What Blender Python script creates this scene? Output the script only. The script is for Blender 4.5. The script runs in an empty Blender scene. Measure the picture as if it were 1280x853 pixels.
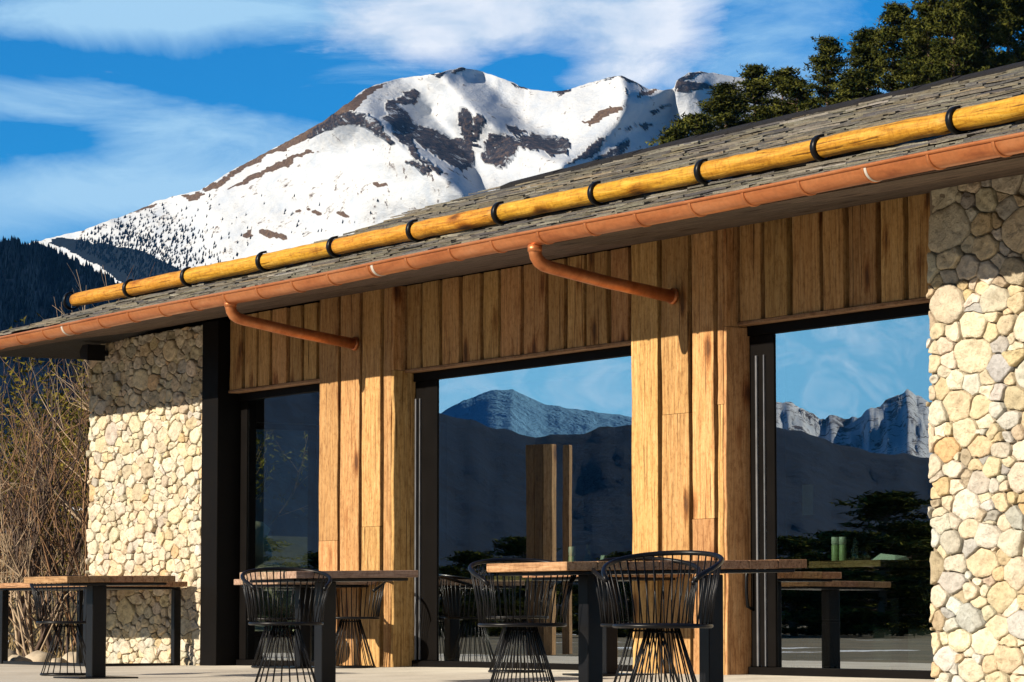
import bpy, math, random
from mathutils import Vector, noise as mn
R = math.radians
random.seed(7)
S = bpy.context.scene
COL = S.collection

# ------------------------------------------------------------------ camera calibration
F, HOR, VPX, EYE = 4000.0, 771.0, -1850.0, 0.46
PITCH = math.atan((HOR - 426.5) / F)
TH = math.atan2(640 - VPX, F / math.cos(PITCH))
VH = Vector((-math.cos(TH), math.sin(TH), 0))
RT = Vector((math.sin(TH), math.cos(TH), 0))
FW = VH * math.cos(PITCH) + Vector((0, 0, 1)) * math.sin(PITCH)
UP = -VH * math.sin(PITCH) + Vector((0, 0, 1)) * math.cos(PITCH)
CAM = Vector((21.27064, -13.26551, EYE))

def ray(x, y):
    return FW * F + RT * (x - 640) + UP * (426.5 - y)

def at(x, y, Y=0.0):
    d = ray(x, y)
    return CAM + d * ((Y - CAM.y) / d.y)

def far(x, y, D):
    """point on the sight line at horizontal forward distance D"""
    d = ray(x, y)
    return CAM + d * (D / d.dot(VH))

GY = 0.22                                    # plane of the door panes
def mir(x, y, D):
    p = far(x, y, D)
    return Vector((p.x, 2 * GY - p.y, p.z))

# ------------------------------------------------------------------ mesh builder
class MB:
    def __init__(s):
        s.v = []; s.f = []; s.c = []; s.mi = []; s.col = (1, 1, 1, 1); s.m = 0; s.sm = []; s.smooth = False
    def vert(s, p, c=None):
        s.v.append((p[0], p[1], p[2])); s.c.append(c or s.col); return len(s.v) - 1
    def face(s, ids):
        s.f.append(tuple(ids)); s.mi.append(s.m); s.sm.append(s.smooth)
    def box(s, x0, x1, y0, y1, z0, z1):
        i = [s.vert((x, y, z)) for z in (z0, z1) for y in (y0, y1) for x in (x0, x1)]
        for q in ((0, 2, 3, 1), (4, 5, 7, 6), (0, 1, 5, 4), (1, 3, 7, 5), (3, 2, 6, 7), (2, 0, 4, 6)):
            s.face([i[k] for k in q])
    def cbox(s, x0, x1, y0, y1, z0, z1, b=0.004):
        """box with chamfered edges"""
        xs, ys, zs = (x0, x1), (y0, y1), (z0, z1)
        idx = {}
        for a in (0, 1):
            for e in (0, 1):
                for g in (0, 1):
                    sx, sy, sz = (1, -1)[a], (1, -1)[e], (1, -1)[g]
                    idx[a, e, g] = (s.vert((xs[a], ys[e] + sy * b, zs[g] + sz * b)), s.vert((xs[a] + sx * b, ys[e], zs[g] + sz * b)), s.vert((xs[a] + sx * b, ys[e] + sy * b, zs[g])))
        def q(k, l): s.face([idx[t][k] for t in l])
        q(0, [(0, 0, 0), (0, 0, 1), (0, 1, 1), (0, 1, 0)]); q(0, [(1, 0, 0), (1, 1, 0), (1, 1, 1), (1, 0, 1)])
        q(1, [(0, 0, 0), (1, 0, 0), (1, 0, 1), (0, 0, 1)]); q(1, [(0, 1, 0), (0, 1, 1), (1, 1, 1), (1, 1, 0)])
        q(2, [(0, 0, 0), (0, 1, 0), (1, 1, 0), (1, 0, 0)]); q(2, [(0, 0, 1), (1, 0, 1), (1, 1, 1), (0, 1, 1)])
        for e in (0, 1):
            for g in (0, 1):
                A, B = idx[0, e, g], idx[1, e, g]; s.face([A[1], B[1], B[2], A[2]])
                A, B = idx[e, 0, g], idx[e, 1, g]; s.face([A[0], B[0], B[2], A[2]])
                A, B = idx[e, g, 0], idx[e, g, 1]; s.face([A[0], B[0], B[1], A[1]])
        for t in idx.values(): s.face(t)
    def tube(s, pts, rad, n=8, caps=True, closed=False):
        pts = [Vector(p) for p in pts]
        N = len(pts)
        rr = rad if isinstance(rad, (list, tuple)) else [rad] * N
        prev = None; rings = []
        for k in range(N):
            if closed: t = pts[(k + 1) % N] - pts[k - 1]
            else: t = pts[min(k + 1, N - 1)] - pts[max(k - 1, 0)]
            if t.length < 1e-9: t = Vector((0, 0, 1))
            t.normalize()
            if prev is None:
                a = Vector((0, 0, 1)) if abs(t.z) < 0.9 else Vector((1, 0, 0))
                u = t.cross(a).normalized()
            else:
                u = (prev - t * prev.dot(t))
                u = u.normalized() if u.length > 1e-6 else t.orthogonal().normalized()
            prev = u; w = t.cross(u)
            rings.append([s.vert(pts[k] + (u * math.cos(6.28318 * j / n) + w * math.sin(6.28318 * j / n)) * rr[k]) for j in range(n)])
        sm = s.smooth; s.smooth = True
        for k in range(N if closed else N - 1):
            A, B = rings[k], rings[(k + 1) % N]
            for j in range(n): s.face([A[j], A[(j + 1) % n], B[(j + 1) % n], B[j]])
        s.smooth = sm
        if caps and not closed:
            s.face(rings[0][::-1]); s.face(rings[-1])
    def lathe(s, prof, n=20, c=(0, 0, 0)):
        rings = [[s.vert((c[0] + r * math.cos(6.28318 * j / n), c[1] + r * math.sin(6.28318 * j / n), c[2] + z)) for j in range(n)] for r, z in prof]
        sm = s.smooth; s.smooth = True
        for A, B in zip(rings, rings[1:]):
            for j in range(n): s.face([A[j], A[(j + 1) % n], B[(j + 1) % n], B[j]])
        s.smooth = sm
        s.face(rings[0][::-1]); s.face(rings[-1])
    def build(s, name, mat, parent=None, loc=None):
        me = bpy.data.meshes.new(name)
        me.from_pydata(s.v, [], s.f)
        a = me.attributes.new('tone', 'FLOAT_COLOR', 'POINT')
        a.data.foreach_set('color', [q for c in s.c for q in c])
        for m in (mat if isinstance(mat, (list, tuple)) else [mat]): me.materials.append(m)
        me.polygons.foreach_set('material_index', s.mi)
        me.polygons.foreach_set('use_smooth', s.sm)
        me.update()
        o = bpy.data.objects.new(name, me); COL.objects.link(o)
        if parent: o.parent = parent
        if loc: o.location = loc
        return o

def tag(o, label=None, cat=None, group=None, kind=None):
    if label: o['label'] = label
    if cat: o['category'] = cat
    if group: o['group'] = group
    if kind: o['kind'] = kind
    return o

def empty(name, loc=(0, 0, 0), rz=0.0):
    o = bpy.data.objects.new(name, None); COL.objects.link(o)
    o.location = loc; o.rotation_euler = (0, 0, rz); o.empty_display_size = .2
    return o

def copy_tree(o, parent=None):
    c = o.copy(); COL.objects.link(c); c.parent = parent
    for ch in list(o.children): copy_tree(ch, c)
    return c

def rnd(a, b): return random.uniform(a, b)
def fbm(x, y, z=0.0, o=4): return mn.fractal(Vector((x, y, z)), 1.0, 2.0, o)

# ------------------------------------------------------------------ materials
def mat(name):
    m = bpy.data.materials.new(name); m.use_nodes = True
    nt = m.node_tree; b = nt.nodes['Principled BSDF']
    return m, nt, b
def nd(nt, t, **kw):
    n = nt.nodes.new(t)
    for k, v in kw.items():
        if k.startswith('_'): setattr(n, k[1:], v)
        else:
            key = k.replace('__', ' ')
            n.inputs[int(key[1:]) if key[0] == 'i' and key[1:].isdigit() else key].default_value = v
    return n
def L(nt, a, b): nt.links.new(a, b)
def ramp(nt, src, stops, interp='LINEAR'):
    r = nt.nodes.new('ShaderNodeValToRGB'); r.color_ramp.interpolation = interp
    e = r.color_ramp.elements
    while len(e) < len(stops): e.new(0.5)
    for k, (p, c) in enumerate(stops):
        e[k].position = p
        e[k].color = (c, c, c, 1) if isinstance(c, (int, float)) else (*c, 1)
    L(nt, src, r.inputs[0]); return r
def mapping(nt, scale, coord='Object', off=None):
    tc = nt.nodes.new('ShaderNodeTexCoord'); mp = nt.nodes.new('ShaderNodeMapping')
    mp.inputs['Scale'].default_value = scale
    src = tc.outputs[coord]
    if off is not None:
        ad = nt.nodes.new('ShaderNodeVectorMath'); ad.operation = 'ADD'
        L(nt, src, ad.inputs[0]); L(nt, off, ad.inputs[1]); src = ad.outputs[0]
    L(nt, src, mp.inputs[0]); return mp.outputs[0]
def noise(nt, vec, scale, detail=4, rough=0.55, dist=0.0):
    n = nd(nt, 'ShaderNodeTexNoise', Scale=scale, Detail=detail, Roughness=rough, Distortion=dist)
    L(nt, vec, n.inputs['Vector']); return n.outputs[0]
def mix(nt, fac, a, b, mode='MIX'):
    n = nt.nodes.new('ShaderNodeMix'); n.data_type = 'RGBA'; n.blend_type = mode
    for ix, v in ((0, fac), (6, a), (7, b)):
        sk = n.inputs[ix]
        if isinstance(v, bpy.types.NodeSocket): L(nt, v, sk)
        elif ix == 0: sk.default_value = v
        elif isinstance(v, (int, float)): sk.default_value = (v, v, v, 1)
        else: sk.default_value = (*v, 1)
    return n.outputs[2]
def math_(nt, op, a, b=0.0, clamp=False):
    n = nt.nodes.new('ShaderNodeMath'); n.operation = op; n.use_clamp = clamp
    for sk, v in zip(n.inputs, (a, b)):
        if isinstance(v, bpy.types.NodeSocket): L(nt, v, sk)
        else: sk.default_value = v
    return n.outputs[0]
def bump(nt, b, h, strength=0.3, dist=0.02):
    n = nd(nt, 'ShaderNodeBump', Strength=strength, Distance=dist)
    L(nt, h, n.inputs['Height']); L(nt, n.outputs[0], b.inputs['Normal'])
def attr(nt):
    n = nt.nodes.new('ShaderNodeAttribute'); n.attribute_name = 'tone'; return n

def simple(name, col, rough=0.6, metal=0.0, nscale=8.0, var=0.25, bmp=0.1, spec=0.5):
    m, nt, b = mat(name)
    v = mapping(nt, (1, 1, 1))
    n = noise(nt, v, nscale, 5)
    c = mix(nt, n, tuple(q * (1 - var) for q in col), tuple(min(1, q * (1 + var)) for q in col))
    L(nt, c, b.inputs['Base Color'])
    b.inputs['Metallic'].default_value = metal
    b.inputs['Specular IOR Level'].default_value = spec
    r = ramp(nt, n, ((0.2, max(0.02, rough - .1)), (0.8, min(1, rough + .1))))
    L(nt, r.outputs[0], b.inputs['Roughness'])
    if bmp: bump(nt, b, noise(nt, v, nscale * 6, 4), bmp, .01)
    return m

def wood(name, dark, mid, light, axis=2, rough=0.75, knots=True, bmp=0.35, fine=1.0):
    """board wood, grain along one axis; tone.r = lightness, tone.g = grain offset of the board"""
    m, nt, b = mat(name)
    A = attr(nt)
    sep = nt.nodes.new('ShaderNodeSeparateColor'); L(nt, A.outputs['Color'], sep.inputs[0])
    k = math_(nt, 'MULTIPLY', sep.outputs[1], 37.0)
    cmb = nt.nodes.new('ShaderNodeCombineXYZ')
    for q in range(3): L(nt, k, cmb.inputs[q])
    def sc(a, c): t = [a, a, a]; t[axis] = c; return tuple(t)
    g1 = noise(nt, mapping(nt, sc(26 * fine, 2.6 * fine), off=cmb.outputs[0]), 1.0, 9, 0.72, 0.9)
    g2 = noise(nt, mapping(nt, sc(90 * fine, 2.2 * fine), off=cmb.outputs[0]), 1.0, 4, 0.6, 0.2)
    st = noise(nt, mapping(nt, sc(9, 3.0), off=cmb.outputs[0]), 1.0, 5, 0.6, 0.8)
    c = ramp(nt, g1, ((0.32, dark), (0.48, mid), (0.66, light))).outputs[0]
    c = mix(nt, 0.5, c, ramp(nt, g2, ((0.36, 0.45), (0.52, 1.0))).outputs[0], 'MULTIPLY')
    c = mix(nt, 0.55, c, ramp(nt, st, ((0.27, (0.5, 0.40, 0.32)), (0.40, (1, 0.97, 0.93)), (0.7, (1.0, 1.0, 1.0)))).outputs[0], 'MULTIPLY')
    ck = noise(nt, mapping(nt, sc(55 * fine, 1.1 * fine), off=cmb.outputs[0]), 1.0, 3, 0.5, 0.35)
    c = mix(nt, 0.8, c, ramp(nt, ck, ((0.325, (0.16, 0.10, 0.06)), (0.375, (1, 1, 1)))).outputs[0], 'MULTIPLY')
    mo = noise(nt, mapping(nt, (34, 34, 20)), 1.0, 6, 0.75)
    c = mix(nt, 0.7, c, ramp(nt, mo, ((0.33, (0.50, 0.41, 0.33)), (0.52, (1, 1, 1)))).outputs[0], 'MULTIPLY')
    if knots:
        vo = nd(nt, 'ShaderNodeTexVoronoi', Scale=1.0, Randomness=1.0)
        L(nt, mapping(nt, sc(4.2, 1.5), off=cmb.outputs[0]), vo.inputs['Vector'])
        kd = math_(nt, 'ADD', vo.outputs['Distance'], math_(nt, 'MULTIPLY', math_(nt, 'SUBTRACT', g1, 0.5), 0.30))
        kk = ramp(nt, kd, ((0.07, (0.12, 0.06, 0.03)), (0.12, (0.42, 0.27, 0.16)), (0.19, (0.8, 0.72, 0.64)), (0.27, (1, 1, 1)))).outputs[0]
        c = mix(nt, 0.85, c, kk, 'MULTIPLY')
    lt = math_(nt, 'MULTIPLY', sep.outputs[0], 1.0)
    cm = nt.nodes.new('ShaderNodeCombineXYZ')
    for q in range(3): L(nt, lt, cm.inputs[q])
    c = mix(nt, 1.0, c, cm.outputs[0], 'MULTIPLY')
    hs = nd(nt, 'ShaderNodeHueSaturation'); L(nt, c, hs.inputs['Color'])
    L(nt, math_(nt, 'ADD', 0.488, math_(nt, 'MULTIPLY', sep.outputs[2], 0.018)), hs.inputs['Hue'])
    L(nt, hs.outputs[0], b.inputs['Base Color'])
    b.inputs['Roughness'].default_value = rough
    b.inputs['Specular IOR Level'].default_value = 0.25
    h = math_(nt, 'ADD', g1, math_(nt, 'MULTIPLY', g2, 0.5))
    bump(nt, b, h, bmp, 0.012)
    return m

M = {}
M['wood'] = wood('aged_timber', (0.30, 0.150, 0.050), (0.50, 0.285, 0.105), (0.60, 0.38, 0.165))
M['log'] = wood('golden_log', (0.33, 0.145, 0.015), (0.54, 0.27, 0.025), (0.66, 0.38, 0.065), axis=0, rough=0.5, bmp=0.45)
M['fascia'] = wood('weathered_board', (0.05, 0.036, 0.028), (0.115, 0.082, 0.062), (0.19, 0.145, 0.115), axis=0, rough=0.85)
M['top_x'] = wood('table_planks_across', (0.22, 0.11, 0.05), (0.38, 0.215, 0.105), (0.50, 0.31, 0.17), axis=0, knots=False, fine=1.6)
M['top_y'] = wood('table_planks_along', (0.20, 0.125, 0.08), (0.36, 0.245, 0.17), (0.47, 0.34, 0.25), axis=1, knots=False, fine=1.6)
M['black'] = simple('black_painted_metal', (0.006, 0.006, 0.007), 0.36, 0.0, 30, .3, 0.04, 0.2)
M['steel'] = simple('dark_steel', (0.005, 0.0042, 0.0038), 0.6, 0.0, 5, .4, 0.05, 0.05)
M['grey_metal'] = simple('grey_aluminium_strip', (0.30, 0.31, 0.33), 0.35, 0.7, 12, .15, 0.02)
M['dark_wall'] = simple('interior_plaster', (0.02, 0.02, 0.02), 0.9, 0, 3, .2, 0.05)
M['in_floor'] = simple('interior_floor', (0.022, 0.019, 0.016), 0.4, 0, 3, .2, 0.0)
M['mortar'] = simple('mortar', (0.24, 0.195, 0.135), 0.95, 0, 20, .4, 0.5)
M['ceramic_green'] = simple('pale_green_ceramic', (0.42, 0.50, 0.27), 0.45, 0, 10, .08, 0.0)
M['ceramic_white'] = simple('white_ceramic', (0.72, 0.74, 0.68), 0.35, 0, 10, .05, 0.0)
M['paper'] = simple('white_card', (0.75, 0.78, 0.74), 0.7, 0, 10, .05, 0.0)
M['galv'] = simple('galvanised_rail', (0.42, 0.45, 0.48), 0.45, .5, 6, .2, 0.05)
M['rock'] = simple('pale_boulder', (0.42, 0.35, 0.26), 0.9, 0, 2.5, .45, 0.6)
M['bark'] = simple('pine_bark', (0.15, 0.095, 0.062), 0.9, 0, 3, .45, 0.5)
M['twig'] = simple('bare_twigs', (0.21, 0.115, 0.055), 0.85, 0, 1.2, .55, 0.2)
M['twig_dark'] = simple('dark_twigs', (0.075, 0.045, 0.03), 0.85, 0, 1.2, .5, 0.2)
M['twig_pale'] = simple('pale_birch_twigs', (0.38, 0.28, 0.18), 0.8, 0, 1.2, .4, 0.2)

# copper
m, nt, b = mat('copper'); M['copper'] = m
v = mapping(nt, (1, 1, 1)); n1 = noise(nt, mapping(nt, (2.0, 9, 9)), 1.0, 5, .6, .4); n2 = noise(nt, v, 26, 4)
c = ramp(nt, n1, ((0.25, (0.34, 0.105, 0.04)), (0.42, (0.53, 0.18, 0.062)), (0.58, (0.62, 0.235, 0.09)), (0.8, (0.70, 0.31, 0.15)))).outputs[0]
L(nt, mix(nt, .3, c, ramp(nt, n2, ((.35, .6), (.6, 1.0))).outputs[0], 'MULTIPLY'), b.inputs['Base Color'])
b.inputs['Metallic'].default_value = .6
L(nt, ramp(nt, n1, ((.3, .48), (.7, .32))).outputs[0], b.inputs['Roughness'])
bump(nt, b, n2, .04, .005)
M['solder'] = simple('solder_seam', (0.62, 0.58, 0.52), 0.5, .3, 20, .1, 0.0)

# stones (tone colour carries the natural colour of each stone)
def stone_mat(name, nscale):
    m, nt, b = mat(name)
    A = attr(nt); v = mapping(nt, (1, 1, 1))
    n1 = noise(nt, v, 9 * nscale, 6, .65); n2 = noise(nt, v, 42 * nscale, 5, .7); n3 = noise(nt, v, 3.0 * nscale, 4)
    c = mix(nt, .75, A.outputs['Color'], ramp(nt, n1, ((.28, (.60, .56, .52)), (.52, (1, .98, .95)), (.75, (1.12, 1.10, 1.06)))).outputs[0], 'MULTIPLY')
    c = mix(nt, .45, c, ramp(nt, n2, ((.33, (.5, .46, .42)), (.5, (1, 1, 1)))).outputs[0], 'MULTIPLY')
    c = mix(nt, .3, c, ramp(nt, n3, ((.35, (.85, .7, .5)), (.6, (1, 1, 1)))).outputs[0], 'MULTIPLY')
    L(nt, c, b.inputs['Base Color']); b.inputs['Roughness'].default_value = .9
    b.inputs['Specular IOR Level'].default_value = .2
    bump(nt, b, math_(nt, 'ADD', n1, math_(nt, 'MULTIPLY', n2, .6)), .85, .035)
    return m
M['stone'] = stone_mat('rubble_stone', 1.0)
M['slate'] = stone_mat('roof_slate', 1.6)

# terrace concrete
m, nt, b = mat('terrace_concrete'); M['terrace'] = m
v = mapping(nt, (1, 1, 1)); n1 = noise(nt, v, 1.3, 6, .6); n2 = noise(nt, v, 30, 5, .7)
c = ramp(nt, n1, ((.3, (.44, .39, .32)), (.5, (.56, .505, .42)), (.7, (.63, .575, .49)))).outputs[0]
L(nt, mix(nt, .35, c, ramp(nt, n2, ((.35, .6), (.6, 1.0))).outputs[0], 'MULTIPLY'), b.inputs['Base Color'])
b.inputs['Roughness'].default_value = .85; bump(nt, b, n2, .25, .01)

# ground: winter meadow with snow patches
m, nt, b = mat('winter_meadow'); M['ground'] = m
v = mapping(nt, (1, 1, 1)); n1 = noise(nt, v, .35, 6, .6); n2 = noise(nt, v, 5, 6, .7); n3 = noise(nt, v, .16, 5, .65, .5)
c = ramp(nt, n1, ((.3, (.035, .034, .012)), (.5, (.085, .066, .026)), (.7, (.17, .125, .062)))).outputs[0]
c = mix(nt, .7, c, ramp(nt, n2, ((.3, (.35, .3, .25)), (.6, (1.1, 1.05, 1)))).outputs[0], 'MULTIPLY')
c = mix(nt, ramp(nt, n3, ((.63, 0), (.66, 1))).outputs[0], c, (.72, .74, .78))
L(nt, c, b.inputs['Base Color']); b.inputs['Roughness'].default_value = .95; bump(nt, b, n2, .8, .08)
m, nt, b = mat('green_grass'); M['grass'] = m
v = mapping(nt, (1, 1, 1)); n1 = noise(nt, v, 2.0, 5); 
L(nt, ramp(nt, n1, ((.3, (.10, .085, .015)), (.5, (.13, .14, .022)), (.7, (.22, .20, .045)))).outputs[0], b.inputs['Base Color']); b.inputs['Roughness'].default_value = .8

# foliage (tone.r = lightness of the clump)
def foliage(name, dark, light):
    m, nt, b = mat(name)
    A = attr(nt); sp = nt.nodes.new('ShaderNodeSeparateColor'); L(nt, A.outputs['Color'], sp.inputs[0])
    L(nt, mix(nt, sp.outputs[0], dark, light), b.inputs['Base Color'])
    b.inputs['Roughness'].default_value = .9; b.inputs['Specular IOR Level'].default_value = .0
    return m
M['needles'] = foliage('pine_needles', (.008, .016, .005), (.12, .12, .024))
M['leaf'] = foliage('bush_leaves', (.035, .038, .008), (.20, .16, .03))
M['firs'] = foliage('distant_firs', (.0012, .0035, .009), (.004, .009, .018))  # dark firs tinted with painted haze blue

M['straw'] = foliage('straw', (.16, .11, .05), (.40, .30, .16))
# glass: dark coated panes, clear enough to see in, with a strong mirror image
def glass(name, refl, tint):
    m = bpy.data.materials.new(name); m.use_nodes = True; nt = m.node_tree; nt.nodes.clear()
    out = nt.nodes.new('ShaderNodeOutputMaterial'); t = nd(nt, 'ShaderNodeBsdfTransparent', Color=(*tint, 1))
    g = nd(nt, 'ShaderNodeBsdfGlossy', Color=(.92, .98, 1, 1), Roughness=0.0)
    if refl > .5:                       # real panes are never quite flat
        bp = nd(nt, 'ShaderNodeBump', Strength=1.0, Distance=.00022); L(nt, noise(nt, mapping(nt, (1.3, 1.3, .9)), 1.0, 2), bp.inputs['Height']); L(nt, bp.outputs[0], g.inputs['Normal'])
    x = nd(nt, 'ShaderNodeMixShader', i0=refl); L(nt, t.outputs[0], x.inputs[1]); L(nt, g.outputs[0], x.inputs[2]); L(nt, x.outputs[0], out.inputs[0])
    return m
M['glass'] = glass('coated_glass', .62, (.82, 1.0, .90))
M['glass_in'] = glass('glass_inner_side', .03, (.95, 1, .97))
M['glassware'] = glass('clear_glassware', .22, (.86, .92, .90))

# mountain: tone = (rock, dry grass, forest)
m, nt, b = mat('alpine_mountain'); M['mountain'] = m
A = attr(nt); sp = nt.nodes.new('ShaderNodeSeparateColor'); L(nt, A.outputs['Color'], sp.inputs[0])
v = mapping(nt, (1, 1, 1)); vs = mapping(nt, (1, 1, 2.2))
na = noise(nt, v, .035, 8, .68, .4); nb = noise(nt, vs, .09, 6, .7); nc = noise(nt, v, .25, 4, .7)
nz = math_(nt, 'SUBTRACT', math_(nt, 'ADD', math_(nt, 'MULTIPLY', na, .8), math_(nt, 'MULTIPLY', nb, .5)), .65)
def thr(ch, k=1.5):
    return ramp(nt, math_(nt, 'ADD', ch, math_(nt, 'MULTIPLY', nz, k)), ((.42, 0), (.60, 1))).outputs[0]
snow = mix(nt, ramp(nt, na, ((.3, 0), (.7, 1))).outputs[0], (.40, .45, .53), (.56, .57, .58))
rockc = ramp(nt, nb, ((.36, (.012, .015, .026)), (.5, (.042, .040, .050)), (.64, (.12, .088, .075)))).outputs[0]
grassc = ramp(nt, nc, ((.3, (.05, .034, .026)), (.7, (.145, .095, .062)))).outputs[0]
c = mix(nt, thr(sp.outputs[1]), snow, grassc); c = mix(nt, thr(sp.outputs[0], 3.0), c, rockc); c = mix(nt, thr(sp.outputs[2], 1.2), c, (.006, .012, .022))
L(nt, c, b.inputs['Base Color']); b.inputs['Roughness'].default_value = .9; b.inputs['Specular IOR Level'].default_value = .1
bump(nt, b, math_(nt, 'MULTIPLY', math_(nt, 'ADD', na, math_(nt, 'MULTIPLY', nb, .6)), math_(nt, 'ADD', .12, sp.outputs[0])), .9, 14.0)
# forested slopes
def slope(name, a, c2, sc):
    m, nt, b = mat(name); v = mapping(nt, (1, 1, 1)); n = noise(nt, v, sc, 7, .7)
    L(nt, ramp(nt, n, ((.35, a), (.65, c2))).outputs[0], b.inputs['Base Color']); b.inputs['Roughness'].default_value = 1; b.inputs['Specular IOR Level'].default_value = 0.05
    bump(nt, b, n, .6, 1.0 / sc * .3); return m
M['forest'] = slope('forest_slope', (.0004, .0030, .0095), (.0026, .0105, .027), .03)  # forest colour shifted to blue to carry the distance haze
M['farhill'] = slope('far_haze_blue_hills', (.09, .21, .33), (.10, .22, .35), .002)  # pale blue of distance haze painted into the hill colour

# ================================================================== WORLD, SUN
SUNV = Vector((-.087, -1.0, .475)).normalized()
ELEV = math.asin(SUNV.z); AZ = math.atan2(SUNV.x, SUNV.y)
w = bpy.data.worlds.new('World'); S.world = w; w.use_nodes = True; nt = w.node_tree
bg = nt.nodes['Background']
sky = nt.nodes.new('ShaderNodeTexSky'); sky.sky_type = 'NISHITA'; sky.sun_disc = False
sky.sun_elevation = ELEV; sky.sun_rotation = AZ
sky.altitude = 1200; sky.air_density = 1.0; sky.dust_density = 0.3; sky.ozone_density = 3.0
tc = nt.nodes.new('ShaderNodeTexCoord'); D = tc.outputs['Generated']
def dot(vec):
    n = nt.nodes.new('ShaderNodeVectorMath'); n.operation = 'DOT_PRODUCT'; L(nt, D, n.inputs[0]); n.inputs[1].default_value = vec; return n.outputs['Value']
dv = math_(nt, 'MAXIMUM', math_(nt, 'ABSOLUTE', dot(VH)), .15)
U = math_(nt, 'DIVIDE', dot(RT), dv)               # azimuth from the valley axis
W = math_(nt, 'DIVIDE', dot((0, 0, 1)), dv)        # height over the horizon
cv = nt.nodes.new('ShaderNodeCombineXYZ'); L(nt, U, cv.inputs[0]); L(nt, math_(nt, 'MULTIPLY', W, 1.9), cv.inputs[1]); L(nt, dot(VH), cv.inputs[2])
mp = nt.nodes.new('ShaderNodeMapping'); mp.inputs['Scale'].default_value = (9, 16, 1); mp.inputs['Rotation'].default_value = (0, 0, .18); L(nt, cv.outputs[0], mp.inputs[0])
streak = noise(nt, mp.outputs[0], 1.0, 10, .64, .8)
mp2 = nt.nodes.new('ShaderNodeMapping'); mp2.inputs['Scale'].default_value = (26, 30, 1); L(nt, cv.outputs[0], mp2.inputs[0])
puff = noise(nt, mp2.outputs[0], 1.0, 7, .6, .3)
def blob(px, py, rx, ry, k=1.0, rot=0.0):
    """soft bank of cloud centred on a compass bearing and height"""
    a = math_(nt, 'SUBTRACT', U, (px - 640) / F); c = math_(nt, 'SUBTRACT', W, (HOR - py) / F)
    cr, sr = math.cos(rot), math.sin(rot)
    p = math_(nt, 'DIVIDE', math_(nt, 'ADD', math_(nt, 'MULTIPLY', a, cr), math_(nt, 'MULTIPLY', c, sr)), rx / F)
    q = math_(nt, 'DIVIDE', math_(nt, 'SUBTRACT', math_(nt, 'MULTIPLY', c, cr), math_(nt, 'MULTIPLY', a, sr)), ry / F)
    d2 = math_(nt, 'ADD', math_(nt, 'MULTIPLY', p, p), math_(nt, 'MULTIPLY', q, q))
    return math_(nt, 'MULTIPLY', math_(nt, 'EXPONENT', math_(nt, 'MULTIPLY', d2, -1.0)), k)
def add(l):
    s = l[0]
    for q in l[1:]: s = math_(nt, 'ADD', s, q)
    return s
thin = add([blob(170, 12, 330, 34, 1.0), blob(60, 125, 200, 42, .62, -.12), blob(330, 165, 330, 40, .40, -.1), blob(80, 240, 360, 44, 1.0, .03), blob(1000, 60, 170, 90, .30), blob(250, 340, 600, 90, .50), blob(470, 60, 90, 30, .3), blob(900, 20, 160, 60, .3)])
gaps = add([blob(200, 92, 150, 22, .55, -.13), blob(55, 170, 70, 20, .6, -.1), blob(30, 70, 60, 30, .3), blob(730, 65, 60, 18, .4), blob(400, 130, 120, 26, .2)])
big = add([blob(520, 28, 120, 42, .9, .05), blob(660, 10, 190, 46, 1.0), blob(810, 35, 75, 50, .9, .5), blob(800, 92, 90, 26, .45), blob(735, 100, 60, 22, .35)])
dm = dot(tuple(Vector((VH.x, -VH.y, .06)).normalized()))
bank = math_(nt, 'MULTIPLY', math_(nt, 'EXPONENT', math_(nt, 'MULTIPLY', math_(nt, 'SUBTRACT', 1.0, dm), -22.0)), .95)   # brightness added to the sky the panes mirror, with thin cloud
thin = math_(nt, 'ADD', thin, math_(nt, 'MULTIPLY', bank, .25))
ft = math_(nt, 'SUBTRACT', math_(nt, 'ADD', thin, math_(nt, 'MULTIPLY', math_(nt, 'SUBTRACT', streak, .5), 2.3)), gaps)
ft = ramp(nt, ft, ((.08, 0), (.95, .9))).outputs[0]
fb = math_(nt, 'ADD', big, math_(nt, 'ADD', math_(nt, 'MULTIPLY', math_(nt, 'SUBTRACT', puff, .5), 1.3), math_(nt, 'MULTIPLY', math_(nt, 'SUBTRACT', streak, .5), .7)))
fb = ramp(nt, fb, ((.30, 0), (.72, .62), (1.0, .95))).outputs[0]
skyc = mix(nt, 1.0, sky.outputs[0], (.09, .78, 1.30), 'MULTIPLY')
skyc = mix(nt, 1.0, skyc, ramp(nt, dot(tuple(SUNV)), ((.0, 1.0), (.5, .35), (1.0, .15))).outputs[0], 'MULTIPLY')
c = mix(nt, bank, skyc, (3.4, 8.6, 12.6))
c = mix(nt, ft, c, mix(nt, bank, (4.6, 7.4, 9.8), (9.5, 12.0, 14.5)))
cl = ramp(nt, puff, ((.3, (4.6, 6.4, 8.6)), (.60, (9.2, 9.7, 10.6)))).outputs[0]
c = mix(nt, fb, c, cl)
L(nt, c, bg.inputs['Color']); bg.inputs['Strength'].default_value = .06

sd = bpy.data.lights.new('sun', 'SUN'); sd.energy = 5.0; sd.angle = R(.5); sd.color = (1.0, .89, .73)
so = bpy.data.objects.new('sun', sd); COL.objects.link(so)
so.rotation_euler = SUNV.to_track_quat('Z', 'Y').to_euler(); so.location = (0, -20, 30)

cd = bpy.data.cameras.new('camera'); cam = bpy.data.objects.new('camera', cd); COL.objects.link(cam)
cd.sensor_width = 36; cd.lens = F * 36 / 1280; cd.clip_start = .5; cd.clip_end = 30000
from mathutils import Matrix
cam.matrix_world = Matrix((( RT.x, UP.x, -FW.x, CAM.x), (RT.y, UP.y, -FW.y, CAM.y), (RT.z, UP.z, -FW.z, CAM.z), (0, 0, 0, 1)))
cd.shift_y = 0.0
S.camera = cam

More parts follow.
